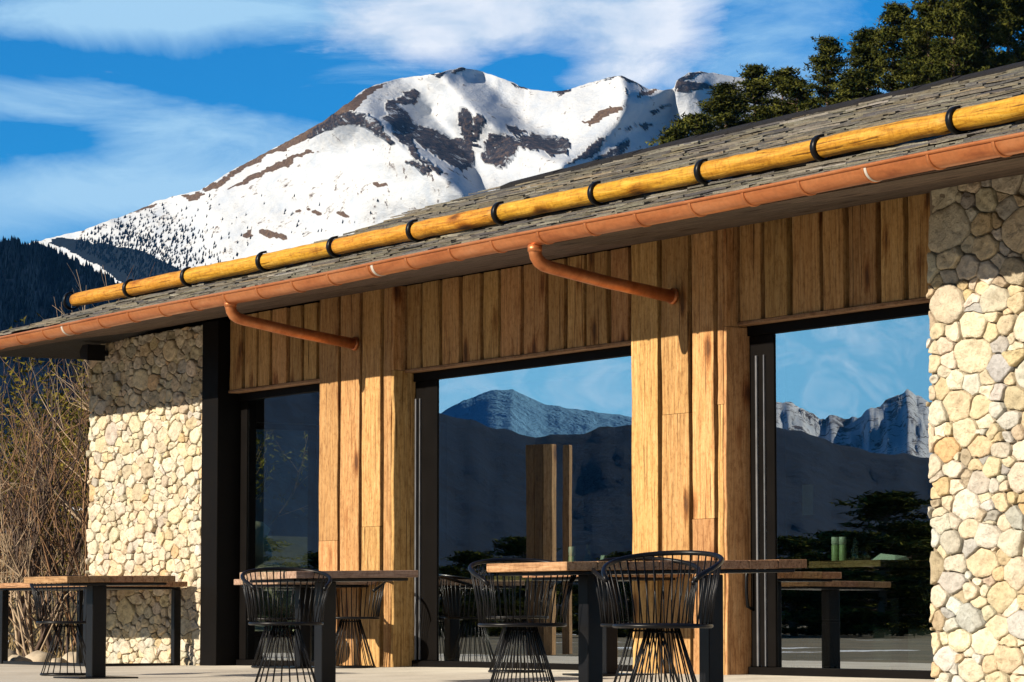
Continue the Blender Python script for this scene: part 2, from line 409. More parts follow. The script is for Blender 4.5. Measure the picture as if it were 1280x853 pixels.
# ================================================================== GROUND AND FAR LAND
def hgt(x, y):
    """meadow: level round the terrace, a bank behind the left end, a wooded rise behind the right end"""
    z = -.04
    d = Vector((x, y, 0)) - Vector((CAM.x, CAM.y, 0))
    fwd, side = d.dot(VH), d.dot(RT)
    px = 640 + F * side / max(fwd, 1)
    if y > .3:
        r = max(0, fwd - 33) / 30
        bank = min(1.0, max(0, fwd - 36.0) / 14) ; bank = bank * bank * (3 - 2 * bank)
        z += 1.75 * bank + .35 * bank * fbm(x * .12, y * .12) * 1.5
        rise = min(1.0, max(0, fwd - 70) / 180)
        k = min(1, max(0, (px - 620) / 320)); k = k * k * (3 - 2 * k)
        z += 31 * rise * k
        z += min(40, max(0, fwd - 120) * .10) * (1 - k) * .25
    return z
g = MB(); rows = []
radii = [0, 2, 4, 6, 8, 10, 12, 14, 16, 18, 20, 22, 25, 28, 31, 34, 37, 40, 45, 50, 56, 63, 72, 82, 95, 110, 130, 155, 185, 220, 260, 320, 400, 520, 700, 1000, 1600, 2600, 4500, 8000]
NA = 144
for r in radii:
    rows.append([g.vert((-2 + r * math.cos(6.28318 * a / NA), r * math.sin(6.28318 * a / NA), hgt(-2 + r * math.cos(6.28318 * a / NA), r * math.sin(6.28318 * a / NA)))) for a in range(NA)])
g.smooth = True
for A, B in zip(rows, rows[1:]):
    for j in range(NA): g.face([A[j], B[j], B[(j + 1) % NA], A[(j + 1) % NA]])
tag(g.build('ground', M['ground']), kind='structure')

def fz(x, y):
    """terrace height: a slight fall away from the door sills"""
    return .05 * min(1, max(0, (y + 2.5) / 2.5)) * min(1, max(0, (x + 6.5) / 5.5))
t = MB(); NX, NY = 48, 20; ids = []
for j in range(NY + 1):
    y = -6.6 + 6.9 * j / NY
    ids.append([t.vert((-15 + 27 * i / NX, y, fz(-15 + 27 * i / NX, y))) for i in range(NX + 1)])
for j in range(NY):
    for i in range(NX): t.face([ids[j][i], ids[j][i + 1], ids[j + 1][i + 1], ids[j + 1][i]])
# edge kerb of the slab, butted under the sheet
for (a, b2) in (((-15, -6.6), (12, -6.6)), ((12, -6.6), (12, .3)), ((12, .3), (-15, .3)), ((-15, .3), (-15, -6.6))):
    i = [t.vert((a[0], a[1], fz(*a))), t.vert((b2[0], b2[1], fz(*b2))), t.vert((b2[0], b2[1], -.2)), t.vert((a[0], a[1], -.2))]
    t.face(i[::-1])
tag(t.build('terrace', M['terrace']), kind='structure')

def inpoly(x, y, P):
    c = False; j = len(P) - 1
    for i in range(len(P)):
        xi, yi = P[i]; xj, yj = P[j]
        if (yi > y) != (yj > y) and x < (xj - xi) * (y - yi) / (yj - yi) + xi: c = not c
        j = i
    return c
def segd(x, y, P):
    best = 1e9
    for (ax, ay), (bx, by) in zip(P, P[1:]):
        dx, dy = bx - ax, by - ay
        t_ = max(0, min(1, ((x - ax) * dx + (y - ay) * dy) / (dx * dx + dy * dy + 1e-9)))
        best = min(best, math.hypot(x - ax - t_ * dx, y - ay - t_ * dy))
    return best
def interp(P, x):
    if x <= P[0][0]: return P[0][1]
    for (a, b2), (c2, d2) in zip(P, P[1:]):
        if x <= c2: return b2 + (d2 - b2) * (x - a) / (c2 - a)
    return P[-1][1]

SKYL = [(-160, 350), (0, 318), (40, 303), (70, 296), (100, 289), (130, 278), (160, 268), (200, 250), (228, 243), (250, 238), (290, 213), (330, 192), (370, 171), (400, 154), (430, 133), (455, 112), (470, 106), (500, 98), (540, 93), (562, 88), (578, 84), (600, 89), (630, 99), (662, 112), (690, 115), (712, 112), (735, 104), (770, 95), (776, 94), (795, 103), (812, 112), (826, 112), (842, 112), (846, 100), (860, 92), (875, 89), (900, 93), (930, 98), (980, 115), (1040, 140)]
ROCK = [[(418, 143), (452, 140), (470, 150), (494, 178), (488, 180), (462, 163), (448, 155), (418, 158), (390, 172), (384, 168)],
        [(482, 128), (500, 122), (517, 110), (524, 118), (521, 130), (508, 133), (499, 130)],
        [(481, 128), (492, 126), (503, 138), (512, 148), (530, 160), (548, 163), (560, 170), (575, 170), (590, 185), (597, 207), (578, 212), (571, 210), (556, 203), (540, 192), (525, 182), (512, 172), (525, 195), (548, 212), (551, 220), (540, 214), (520, 200), (505, 185), (490, 160), (473, 148), (478, 143), (486, 146)],
        [(573, 150), (577, 133), (586, 138), (592, 158), (592, 178), (600, 182), (590, 186), (578, 175), (573, 163)],
        [(592, 150), (600, 142), (608, 150), (602, 160), (600, 172), (594, 178)],
        [(603, 182), (612, 166), (630, 170), (650, 172), (665, 170), (690, 168), (708, 172), (713, 182), (706, 194), (690, 196), (678, 188), (664, 190), (650, 184), (640, 200), (628, 210), (610, 206), (600, 198)],
        [(630, 155), (645, 160), (660, 166), (650, 170), (636, 164)],
        [(505, 203), (520, 203), (538, 214), (530, 219), (516, 210)],
        [(842, 112), (848, 99), (862, 92), (880, 90), (870, 96), (856, 101), (893, 104), (892, 109), (868, 113), (846, 115)],
        [(688, 113), (710, 110), (712, 113), (692, 117)], [(640, 104), (662, 111), (660, 114), (645, 110)], [(565, 90), (580, 83), (582, 86), (568, 93)], [(540, 93), (556, 90), (560, 92), (545, 95)],
        [(735, 184), (760, 168), (757, 180), (740, 195), (715, 205), (700, 218), (720, 196)], [(760, 186), (788, 174), (787, 183), (765, 200), (740, 202)],
        [(795, 158), (805, 153), (818, 156), (806, 159)], [(777, 163), (792, 156), (793, 160), (780, 164)], [(815, 138), (822, 137), (821, 143), (813, 143)], [(820, 131), (842, 129), (842, 132), (822, 134)],
        [(776, 94), (795, 103), (812, 112), (806, 112), (790, 104), (775, 97)], [(780, 118), (785, 110), (784, 122)], [(755, 99), (770, 95), (772, 97), (758, 101)]]
BROWN = [[(250, 238), (330, 192), (400, 152), (430, 131), (455, 112), (470, 106), (482, 104), (470, 114), (455, 124), (438, 140), (420, 150), (380, 174), (330, 198), (256, 241)],
         [(285, 236), (310, 222), (340, 206), (365, 195), (385, 188), (398, 188), (372, 196), (362, 210), (345, 212), (330, 216), (310, 228)],
         [(225, 240), (240, 243), (258, 243), (250, 252), (236, 251)],
         [(728, 152), (750, 138), (765, 134), (783, 132), (770, 142), (752, 148), (735, 158)], [(800, 116), (826, 111), (815, 118), (795, 124)], [(415, 265), (422, 263), (432, 268), (438, 274), (428, 273)], [(322, 288), (338, 287), (362, 297), (350, 299), (336, 296)], [(303, 290), (315, 288), (316, 296), (306, 296)], [(465, 228), (478, 226), (486, 230), (470, 232)], [(360, 262), (378, 262), (370, 264)], [(385, 264), (404, 269), (395, 271)], [(160, 268), (190, 254), (200, 252), (180, 262)]]
FOR = [[(60, 303), (78, 296), (100, 300), (135, 304), (180, 316), (215, 330), (240, 345), (235, 360), (160, 360), (130, 338), (95, 318)]]
RIDGES = [([(430, 138), (455, 143), (495, 178), (530, 203), (590, 250), (640, 310)], 75, 42, 1), ([(548, 92), (578, 122), (604, 148), (640, 172), (700, 205)], 42, 26, 1),
          ([(826, 112), (782, 145), (742, 178), (690, 220)], 26, 40, 1), ([(776, 94), (782, 118)], 26, 16, 1), ([(540, 140), (590, 200), (600, 240), (640, 290)], 55, 36, -1), ([(604, 100), (650, 148), (695, 180)], 26, 24, -1), ([(846, 100), (870, 113)], 14, 18, 1)]
def relief(x, y):
    r = 0
    for P, a, wd, sg in RIDGES: r -= sg * 2.6 * a * math.exp(-(math.sqrt(segd(x, y, P) ** 2 + 64) - 8) / wd)
    return r
def D0(x): return 4700 - .75 * min(x, 560) - .35 * max(0, min(x - 560, 160)) + .12 * max(0, x - 720)
def mountain_pt(x, y, lift=0):
    sk = interp(SKYL, x)
    d = D0(x) - 1.25 * (y - sk) + relief(x, y) + (46 * fbm(x * .008, y * .012, 3.1, 2) + 4 * fbm(x * .06, y * .07, 1.7, 4)) * (1 if x < 660 else .45)
    return far(x, y, d)
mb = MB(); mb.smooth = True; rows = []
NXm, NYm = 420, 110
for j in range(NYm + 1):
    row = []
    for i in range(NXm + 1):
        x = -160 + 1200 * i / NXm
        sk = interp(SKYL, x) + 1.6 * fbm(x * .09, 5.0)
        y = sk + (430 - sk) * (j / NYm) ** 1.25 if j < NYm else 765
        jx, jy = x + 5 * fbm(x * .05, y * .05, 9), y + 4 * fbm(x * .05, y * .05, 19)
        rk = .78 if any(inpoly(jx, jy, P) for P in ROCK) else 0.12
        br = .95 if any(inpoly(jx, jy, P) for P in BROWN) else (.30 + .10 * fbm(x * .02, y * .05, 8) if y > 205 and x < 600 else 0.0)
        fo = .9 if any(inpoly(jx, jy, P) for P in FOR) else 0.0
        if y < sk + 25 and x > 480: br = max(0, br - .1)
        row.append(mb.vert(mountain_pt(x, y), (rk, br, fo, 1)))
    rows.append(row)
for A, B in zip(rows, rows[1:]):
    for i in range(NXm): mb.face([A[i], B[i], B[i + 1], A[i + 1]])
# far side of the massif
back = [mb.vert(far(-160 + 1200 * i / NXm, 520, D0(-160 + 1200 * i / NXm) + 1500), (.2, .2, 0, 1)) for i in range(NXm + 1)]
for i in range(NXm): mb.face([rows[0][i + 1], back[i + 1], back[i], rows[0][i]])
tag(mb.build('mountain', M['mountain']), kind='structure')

def cone(mb, p, h, r, n=5, sh=.5):
    mb.col = (sh, sh, sh, 1)
    tip = mb.vert((p.x, p.y, p.z + h))
    a0 = rnd(0, 6)
    ring = [mb.vert((p.x + r * math.cos(a0 + 6.283 * k / n) * rnd(.75, 1.2), p.y + r * math.sin(a0 + 6.283 * k / n) * rnd(.75, 1.2), p.z - .3 * h + rnd(0, .15) * h)) for k in range(n)]
    for k in range(n): mb.face([ring[k], ring[(k + 1) % n], tip])
mb = MB(); k = 0
while k < 1500:
    x, y = rnd(95, 620), rnd(245, 352)
    sk = interp(SKYL, x)
    if y < sk + 3: continue
    dens = math.exp(-((x - 175) / 62) ** 2 - ((y - 318) / 34) ** 2) * 1.2 + .008
    if inpoly(x, y, FOR[0]): dens = .9
    if segd(x, y, [(58, 306), (110, 325), (170, 358)]) < 7: dens = 0
    if rnd(0, 1) > dens * (.5 + 1.2 * max(0, .5 + fbm(x * .05, y * .05, 4))): continue
    h = rnd(2.4, 5.6); cone(mb, mountain_pt(x, y), h, h * .34, sh=rnd(0, 1)); k += 1
tag(mb.build('mountain_trees', M['firs']), 'scattered dark firs dotting the lower snow slopes of the mountain', 'distant firs', kind='stuff')

# dark forested hill in front of the mountain, far left
HILL = [(-260, 262), (-120, 285), (-40, 300), (0, 303), (20, 303), (34, 309), (48, 304), (60, 309), (80, 322), (110, 335), (150, 357), (200, 385), (300, 430), (420, 480)]
mb = MB(); mb.smooth = True; rows = []
def hill_pt(x, y):
    sk = interp(HILL, x)
    return far(x, y, 2500 - 3.2 * (y - sk) - .5 * (x) + 40 * fbm(x * .02, y * .02, 7))
for j in range(41):
    rows.append([mb.vert(hill_pt(-260 + 680 * i / 110, interp(HILL, -260 + 680 * i / 110) + (765 - interp(HILL, -260 + 680 * i / 110)) * j / 40)) for i in range(111)])
for A, B in zip(rows, rows[1:]):
    for i in range(110): mb.face([A[i], B[i], B[i + 1], A[i + 1]])
bk = [mb.vert(far(-260 + 680 * i / 110, 760, 3200)) for i in range(111)]
for i in range(110): mb.face([rows[0][i + 1], bk[i + 1], bk[i], rows[0][i]])
tag(mb.build('forest_hill', M['forest']), kind='structure')
mb = MB()
for k in range(5200):
    x = rnd(-130, 240); sk = interp(HILL, x); y = sk + 2 + 150 * random.random() ** 1.3
    h = rnd(3.5, 7.5); cone(mb, hill_pt(x, y), h, h * .36, sh=rnd(0, 1) * (.4 + .6 * (fbm(x * .04, y * .04) > 0)))
tag(mb.build('hill_forest', M['firs']), 'dense dark conifer forest covering the hill at far left', 'far forest', kind='stuff')

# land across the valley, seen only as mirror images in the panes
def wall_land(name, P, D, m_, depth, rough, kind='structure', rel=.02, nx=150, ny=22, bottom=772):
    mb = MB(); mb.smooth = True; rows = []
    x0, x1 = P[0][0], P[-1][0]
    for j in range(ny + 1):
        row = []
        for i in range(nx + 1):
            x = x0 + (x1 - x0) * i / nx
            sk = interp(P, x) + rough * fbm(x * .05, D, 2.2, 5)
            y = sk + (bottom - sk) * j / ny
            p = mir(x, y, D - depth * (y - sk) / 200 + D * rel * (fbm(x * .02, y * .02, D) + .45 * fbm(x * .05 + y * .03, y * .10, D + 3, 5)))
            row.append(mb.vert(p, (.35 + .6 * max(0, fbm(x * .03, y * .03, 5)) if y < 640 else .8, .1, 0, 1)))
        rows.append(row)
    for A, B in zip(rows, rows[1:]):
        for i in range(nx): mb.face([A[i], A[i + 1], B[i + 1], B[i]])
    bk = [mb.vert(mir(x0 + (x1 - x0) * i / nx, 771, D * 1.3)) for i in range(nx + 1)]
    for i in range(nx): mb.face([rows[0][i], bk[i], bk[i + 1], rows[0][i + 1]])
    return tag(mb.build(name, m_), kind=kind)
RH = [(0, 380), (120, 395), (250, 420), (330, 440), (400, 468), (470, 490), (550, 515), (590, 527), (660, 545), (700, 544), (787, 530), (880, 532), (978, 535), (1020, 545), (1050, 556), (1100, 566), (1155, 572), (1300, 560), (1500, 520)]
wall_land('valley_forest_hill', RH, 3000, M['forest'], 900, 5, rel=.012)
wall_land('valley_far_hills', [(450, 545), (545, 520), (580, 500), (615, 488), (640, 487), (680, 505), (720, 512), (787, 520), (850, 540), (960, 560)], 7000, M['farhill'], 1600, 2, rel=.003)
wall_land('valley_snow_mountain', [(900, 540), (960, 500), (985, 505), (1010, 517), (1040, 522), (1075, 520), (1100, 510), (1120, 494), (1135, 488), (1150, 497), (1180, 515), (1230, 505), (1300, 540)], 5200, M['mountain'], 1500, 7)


# ================================================================== THE RESTAURANT BUILDING
bld = tag(empty('restaurant_building', (0, 0, 0)), 'low mountain restaurant of stone and timber with slate roof and copper gutter', 'building')

def tone(c, v=.12):
    k = 1 + rnd(-v, v); return (c[0] * k * rnd(.96, 1.04), c[1] * k, c[2] * k * rnd(.92, 1.08), 1)

def clip(poly, nx, ny, d):
    out = []
    for i in range(len(poly)):
        a, b2 = poly[i - 1], poly[i]
        da, db = a[0] * nx + a[1] * ny - d, b2[0] * nx + b2[1] * ny - d
        if (da <= 0) != (db <= 0):
            t_ = da / (da - db); out.append((a[0] + (b2[0] - a[0]) * t_, a[1] + (b2[1] - a[1]) * t_))
        if db <= 0: out.append(b2)
    return out

PAL = [((.64, .55, .40), 4.5), ((.70, .63, .50), 6), ((.66, .62, .52), 5), ((.57, .46, .29), 2.0), ((.50, .49, .46), 3.2), ((.38, .39, .38), 1.4), ((.60, .61, .57), 2.6), ((.60, .40, .20), .7), ((.44, .37, .27), 1.5)]
def palette(calm=0.0):
    c = random.choices([p[0] for p in PAL], [p[1] for p in PAL])[0]
    return tuple(a + (b_ - a) * calm for a, b_ in zip(c, (.67, .59, .44)))

def rubble_wall(name, x0, x1, z0, z1, y, cw, ch, seed, big, parent, label=None):
    """coursed rubble: every stone a rounded, domed block bedded in mortar"""
    random.seed(seed)
    seeds = []
    # a few large stones first, then fill; weighted (power) cells give mixed sizes
    tries = 0
    while tries < 15000:
        tries += 1
        sz = 1.75 if (tries < 500 and rnd(0, 1) < big) else (1.0 if tries < 3500 else (.55 if tries < 8000 else .36))
        sz *= rnd(.8, 1.2)
        x, z = rnd(x0 - cw, x1 + cw), rnd(z0 - ch, z1 + ch)
        ar_ = rnd(.75, 1.35); a = cw * sz * .5 * ar_; c2 = ch * sz * .5 / ar_ * rnd(.85, 1.2)
        if all(((x - q[0]) / (a + q[2])) ** 2 + ((z - q[1]) / (c2 + q[3])) ** 2 > .80 for q in seeds): seeds.append((x, z, a, c2))
    mb = MB(); mb.m = 0
    ar = cw / ch
    pts = [(q[0], q[1] * ar, (q[2] * .92) ** 2 * rnd(.72, 1.3)) for q in seeds]
    for i, (sx, sz, wt) in enumerate(pts):
        poly = [(sx - 1.2 * cw * 2, sz - 1.2 * cw * 2), (sx + 1.2 * cw * 2, sz - 1.2 * cw * 2), (sx + 1.2 * cw * 2, sz + 1.2 * cw * 2), (sx - 1.2 * cw * 2, sz + 1.2 * cw * 2)]
        for j, (ox, oz, ow) in enumerate(pts):
            if j == i: continue
            dx, dz = ox - sx, oz - sz; dd = math.hypot(dx, dz)
            if dd > 4.2 * cw: continue
            m_ = (dd * dd + wt - ow) / (2 * dd)
            poly = clip(poly, dx / dd, dz / dd, (sx * dx + sz * dz) / dd + m_)
            if len(poly) < 3: break
        if len(poly) < 3: continue
        poly = [(p[0], p[1] / ar) for p in poly]
        for (nx, nz, d) in ((1, 0, x1), (-1, 0, -x0), (0, 1, z1), (0, -1, -z0)):
            poly = clip(poly, nx, nz, d)
            if len(poly) < 3: break
        if len(poly) < 3: continue
        cx = sum(p[0] for p in poly) / len(poly); cz = sum(p[1] for p in poly) / len(poly)
        mr = sum(math.hypot(p[0] - cx, p[1] - cz) for p in poly) / len(poly)
        if mr < .022: continue
        # resample + wobble + round corners
        gap = rnd(.002, .010)
        pl = []
        for k in range(len(poly)):
            a, b2 = poly[k], poly[(k + 1) % len(poly)]
            n = max(1, int(math.hypot(a[0] - b2[0], a[1] - b2[1]) / .022))
            for q in range(n): pl.append((a[0] + (b2[0] - a[0]) * q / n, a[1] + (b2[1] - a[1]) * q / n))
        for _ in range(random.choice((0, 0, 0, 1, 1))):
            pl = [((pl[k - 1][0] + 2 * pl[k][0] + pl[(k + 1) % len(pl)][0]) / 4, (pl[k - 1][1] + 2 * pl[k][1] + pl[(k + 1) % len(pl)][1]) / 4) for k in range(len(pl))]
        fr = 1 - gap / max(mr, .03)
        pl = [(cx + (p[0] - cx) * fr + .011 * fbm(p[0] * 13, p[1] * 13, seed, 5), cz + (p[1] - cz) * fr + .011 * fbm(p[0] * 13, p[1] * 13, seed + 5, 5)) for p in pl]
        off = rnd(-.010, .014); pr = rnd(.014, .034); tl = (rnd(-.10, .10), rnd(-.10, .10))
        mb.col = tone(palette(.45 if x0 < 0 else .12), .12)
        def ring(s, dep, nz=.004):
            r = []
            for p in pl:
                X, Z = cx + (p[0] - cx) * s, cz + (p[1] - cz) * s
                r.append(mb.vert((X, y + .03 - dep - off - tl[0] * (X - cx) - tl[1] * (Z - cz) + nz * fbm(X * 16, Z * 16, seed, 3), Z)))
            return r
        fl = rnd(.90, .965)
        rs = [ring(1.0, -.022), ring(.988, pr * .70), ring(fl, pr * .97, .008), ring(fl * .80, pr * 1.0, .015), ring(fl * .58, pr * 1.02, .018), ring(fl * .36, pr * 1.03, .020), ring(fl * .15, pr * 1.03, .020)]
        mb.smooth = True
        N = len(pl)
        for A, B in zip(rs, rs[1:]):
            for k in range(N): mb.face([A[k], A[(k + 1) % N], B[(k + 1) % N], B[k]])
        mb.face(rs[-1])
    mb.smooth = False; mb.m = 1; mb.col = (.5, .5, .5, 1)
    mb.box(x0 + .004, x1 - .004, y + .036, y + .26, z0, z1)
    o = mb.build(name, [M['stone'], M['mortar']], parent)
    if label: tag(o, label)
    return o

rubble_wall('stone_wall', -8.22, -5.60, -.14, 3.19, .02, .185, .125, 11, .12, bld, 'pale rubble stone wall of small stones')
rubble_wall('stone_wall', 5.20, 9.2, -.06, 3.25, -.15, .215, .150, 23, .34, bld, 'rubble stone wall of large mixed stones')

# ---------------------------------------------------------------- timber cladding
def board(mb, x0, x1, z0, z1, yf, th, side=False, seg=14, wav=.011):
    """one sawn board, its edges a little wavy; side=True lies in the YZ plane"""
    lt = rnd(.78, 1.12); sd_ = rnd(0, 1); mb.col = (lt, sd_, rnd(0, 1), 1)
    prev = None; q0 = rnd(0, 90); cup = rnd(-.004, .004)
    for k in range(seg + 1):
        z = z0 + (z1 - z0) * k / seg
        e0 = wav * fbm(z * 2.2, q0, 1.0); e1 = wav * fbm(z * 2.2, q0 + 7, 2.0); d = .003 * fbm(z * 1.5, q0, 3.3)
        a, b2 = x0 + e0, x1 + e1; m_ = (a + b2) / 2
        prof = [(a, yf + th), (a + .002, yf + .004 + d), (a + .007, yf + d), (m_, yf + d + cup), (b2 - .007, yf + d), (b2 - .002, yf + .004 + d), (b2, yf + th)]
        cur = [mb.vert(((-p[1] if side else p[0]), (p[0] if side else p[1]), z)) for p in prof]
        if prev:
            for j in range(6): mb.face([prev[j], prev[j + 1], cur[j + 1], cur[j]])
        else: mb.face(cur[::-1])
        prev = cur
    mb.face(prev)

def pillar(xs, xret, ztop, seed, label):
    random.seed(seed)
    mb = MB()
    for i in range(len(xs) - 1):
        a, b2 = xs[i] + .022, xs[i + 1] - .024
        yf = rnd(-.008, .008)
        cut = rnd(1.0, 2.0)
        if rnd(0, 1) < .6:
            board(mb, a, b2, -.02, cut, yf, .07); board(mb, a + rnd(-.004, .004), b2 + rnd(-.004, .004), cut + .003, ztop, yf + rnd(-.004, .004), .07)
        else: board(mb, a, b2, -.02, ztop, yf, .07)
    # return boards on the right-hand reveal
    board(mb, .012, .235, -.02, 2.52, -xret, .04, side=True)
    board(mb, .012, .235, 2.524, ztop, -xret + .004, .04, side=True)
    mb.col = (.05, .5, .5, 1)
    mb.box(xs[0] + .02, xret - .045, .072, .24, -.02, ztop)
    return tag(mb.build('timber_pillar', M['wood'], bld), label)
pillar([-3.319, -2.94, -2.56, -2.20, -2.03], -2.02, 3.235, 31, 'board-clad pillar between the narrow and the wide door')
pillar([1.54, 1.93, 2.325, 2.64, 2.752], 2.75, 3.245, 35, 'board-clad pillar beside the right-hand door')

def lintel(x0, x1, z0, ztop, yf, wid, seed, label):
    random.seed(seed); mb = MB(); x = x0
    while x < x1 - .08:
        wv = min(wid * rnd(.82, 1.12), x1 - x)
        if x1 - x - wv < .12: wv = x1 - x
        board(mb, x + .024, x + wv - .026, z0, ztop, yf + rnd(-.012, .006), .06, seg=8)
        x += wv
    mb.col = (.08, .5, .5, 1); mb.box(x0 + .003, x1 - .003, yf + .062, yf + .16, z0 + .006, ztop)
    o = tag(mb.build('timber_lintel', M['wood'], bld), label)
    mb = MB(); mb.col = (.8, .3, .5, 1); mb.cbox(x0 + .004, x1 - .004, yf - .012, yf + .16, z0 - .028, z0 - .002, .004)
    mb.build('trim_board', M['top_x'], o)
    return o
lintel(-5.255, -3.30, 2.55, 3.225, .10, .31, 41, 'row of upright boards over the narrow door')
lintel(-2.015, 1.56, 2.53, 3.235, .12, .33, 43, 'row of upright boards over the wide door')
lintel(2.756, 4.968, 2.56, 3.255, .12, .33, 47, 'row of upright boards over the right-hand door')

mb = MB(); mb.cbox(-5.592, -5.262, -.012, .30, -.05, 3.20, .004)
mb.build('steel_column', M['steel'], bld)
mb = MB(); mb.cbox(4.977, 5.198, .115, .42, -.03, 3.2, .004); mb.build('steel_jamb', M['steel'], bld)

# ---------------------------------------------------------------- sliding doors
def door(x0, x1, zt, stile0, stile1, label, handle):
    """dark steel frame, tall pane, slim aluminium strips on the left stile"""
    y = GY
    fr = MB()
    fr.cbox(x0, x1, y - .02, y + .12, zt - .075, zt, .004)            # head
    fr.cbox(x0, x1, y - .03, y + .12, fz(x0, 0) - .02, fz(x0, 0) + .055, .004)   # threshold
    fr.cbox(x0, stile1, y + .0, y + .10, fz(x0, 0) + .056, zt - .076, .004)     # broad left stile
    fr.cbox(x1 - .06, x1, y, y + .10, fz(x0, 0) + .056, zt - .076, .004)
    f = tag(fr.build('glass_door', M['steel'], bld), label)
    g_ = MB()
    xa, xb, za, zb = stile1 + .002, x1 - .062, fz(x0, 0) + .057, zt - .077
    i = [g_.vert(p) for p in ((xa, y + .012, za), (xb, y + .012, za), (xb, y + .012, zb), (xa, y + .012, zb))]
    k = [g_.vert(p) for p in ((xa, y + .03, za), (xb, y + .03, za), (xb, y + .03, zb), (xa, y + .03, zb))]
    g_.m = 0; g_.face(i)
    g_.m = 1; g_.face(k[::-1]); 
    for a in range(4): g_.face([i[a], k[a], k[(a + 1) % 4], i[(a + 1) % 4]])
    g_.build('pane', [M['glass'], M['glass_in']], f)
    for q, ww in zip(stile0, (.018, .010)):
        s_ = MB(); s_.cbox(q, q + ww, y - .018, y - .001, fz(x0, 0) + .06, zt - .22, .002); s_.build('metal_strip', M['grey_metal'], f)
    if handle:
        hx = x0 + .03; s_ = MB()
        s_.tube([(hx, y - .0, .93), (hx, y - .05, .95), (hx, y - .06, 1.05), (hx, y - .06, 1.15), (hx, y - .05, 1.23), (hx, y, 1.25)], .012, 8)
        o = s_.build('handle', M['black'], f); o.location.z = -.42
    return f
X_ = lambda px: at(px, 600, GY).x
door(-5.262, -3.31, 2.53, (X_(286), X_(293)), X_(308), 'narrow glass door beside the steel column', False)
door(-2.02, 1.60, 2.505, (X_(520.5), X_(526)), X_(546), 'wide glass door between the two timber pillars', False)
door(2.752, 4.974, 2.535, (X_(947), X_(957)), X_(968), 'glass door beside the right-hand stone wall', True)

# ---------------------------------------------------------------- interior shell
mb = MB()
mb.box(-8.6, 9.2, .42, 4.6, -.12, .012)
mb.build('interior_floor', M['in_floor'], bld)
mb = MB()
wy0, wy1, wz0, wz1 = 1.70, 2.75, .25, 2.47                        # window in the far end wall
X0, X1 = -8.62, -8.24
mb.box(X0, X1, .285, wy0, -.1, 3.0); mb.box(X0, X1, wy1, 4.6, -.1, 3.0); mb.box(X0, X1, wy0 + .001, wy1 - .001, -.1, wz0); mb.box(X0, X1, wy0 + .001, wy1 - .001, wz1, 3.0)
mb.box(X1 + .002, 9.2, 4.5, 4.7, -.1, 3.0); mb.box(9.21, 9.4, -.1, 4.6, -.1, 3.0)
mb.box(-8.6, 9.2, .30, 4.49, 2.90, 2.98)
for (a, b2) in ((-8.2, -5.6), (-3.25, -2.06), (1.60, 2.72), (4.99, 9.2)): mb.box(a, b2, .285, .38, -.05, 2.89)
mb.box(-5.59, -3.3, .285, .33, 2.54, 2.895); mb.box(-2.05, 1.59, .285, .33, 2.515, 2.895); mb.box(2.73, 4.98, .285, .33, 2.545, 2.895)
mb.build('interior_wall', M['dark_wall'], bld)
mb = MB()
for (a, b2, c2, d2) in ((wy0, wy0 + .06, wz0, wz1), (wy1 - .06, wy1, wz0, wz1)): mb.box(X0 + .08, X0 + .16, a, b2, c2, d2)
mb.box(X0 + .08, X0 + .16, wy0 + .061, wy1 - .061, wz1 - .06, wz1); mb.box(X0 + .08, X0 + .16, wy0 + .061, wy1 - .061, wz0, wz0 + .06)
wf = mb.build('end_window', M['steel'], bld)
mb = MB(); mb.box(X0 + .115, X0 + .125, wy0 + .062, wy1 - .062, wz0 + .062, wz1 - .062)
mb.build('pane', M['glass_in'], wf)

# ---------------------------------------------------------------- roof of slates
SL = .45; RY0, RZ0 = -1.17, 3.188
def rz(y): return RZ0 + SL * (y - RY0)
TOP = [(-10.2, -1.16), (-7.8, -1.12), (-6.65, -.92), (-4.6, -.42), (-2.94, .11), (-2.63, .50), (-1.83, .74), (.9, .98), (1.8, 1.03), (3.6, 1.02), (4.8, 1.08), (9.4, 1.12)]
random.seed(5)
mb = MB()
SP = [((.165, .155, .125), 4), ((.20, .19, .16), 4), ((.14, .135, .125), 3), ((.10, .10, .105), 2.5), ((.22, .19, .14), 1.2), ((.27, .26, .23), .8)]
def slate(xa, xb, ya, yb, th, lift):
    mb.col = tone(random.choices([p[0] for p in SP], [p[1] for p in SP])[0], .2)
    n = 3
    lo = [(xa + (xb - xa) * k / n, ya + rnd(-.022, .014)) for k in range(n + 1)]
    A = [mb.vert((x, y, rz(y) + lift + rnd(-.004, .004))) for x, y in lo]
    B = [mb.vert((x, y, rz(y) + lift - th)) for x, y in lo]
    Cc = [mb.vert((xa + (xb - xa) * k / n, yb, rz(yb) + .002)) for k in range(n + 1)]
    for k in range(n):
        mb.face([A[k], A[k + 1], Cc[k + 1], Cc[k]]); mb.face([B[k], B[k + 1], A[k + 1], A[k]])
    mb.face([B[0], A[0], Cc[0]]); mb.face([B[n], Cc[n], A[n]])
y = RY0 - .03
while y < 1.1:
    e = rnd(.030, .050)
    x = -10.3 + rnd(0, .2)
    while x < 9.3:
        wv = rnd(.14, .62)
        if y + e * .5 < interp(TOP, x + wv / 2) + .03:
            th = rnd(.006, .016)
            slate(x + .003, x + wv - .003, y + rnd(-.028, .028), y + e * 2.2, th, th + rnd(.002, .016))
        x += wv
    y += e
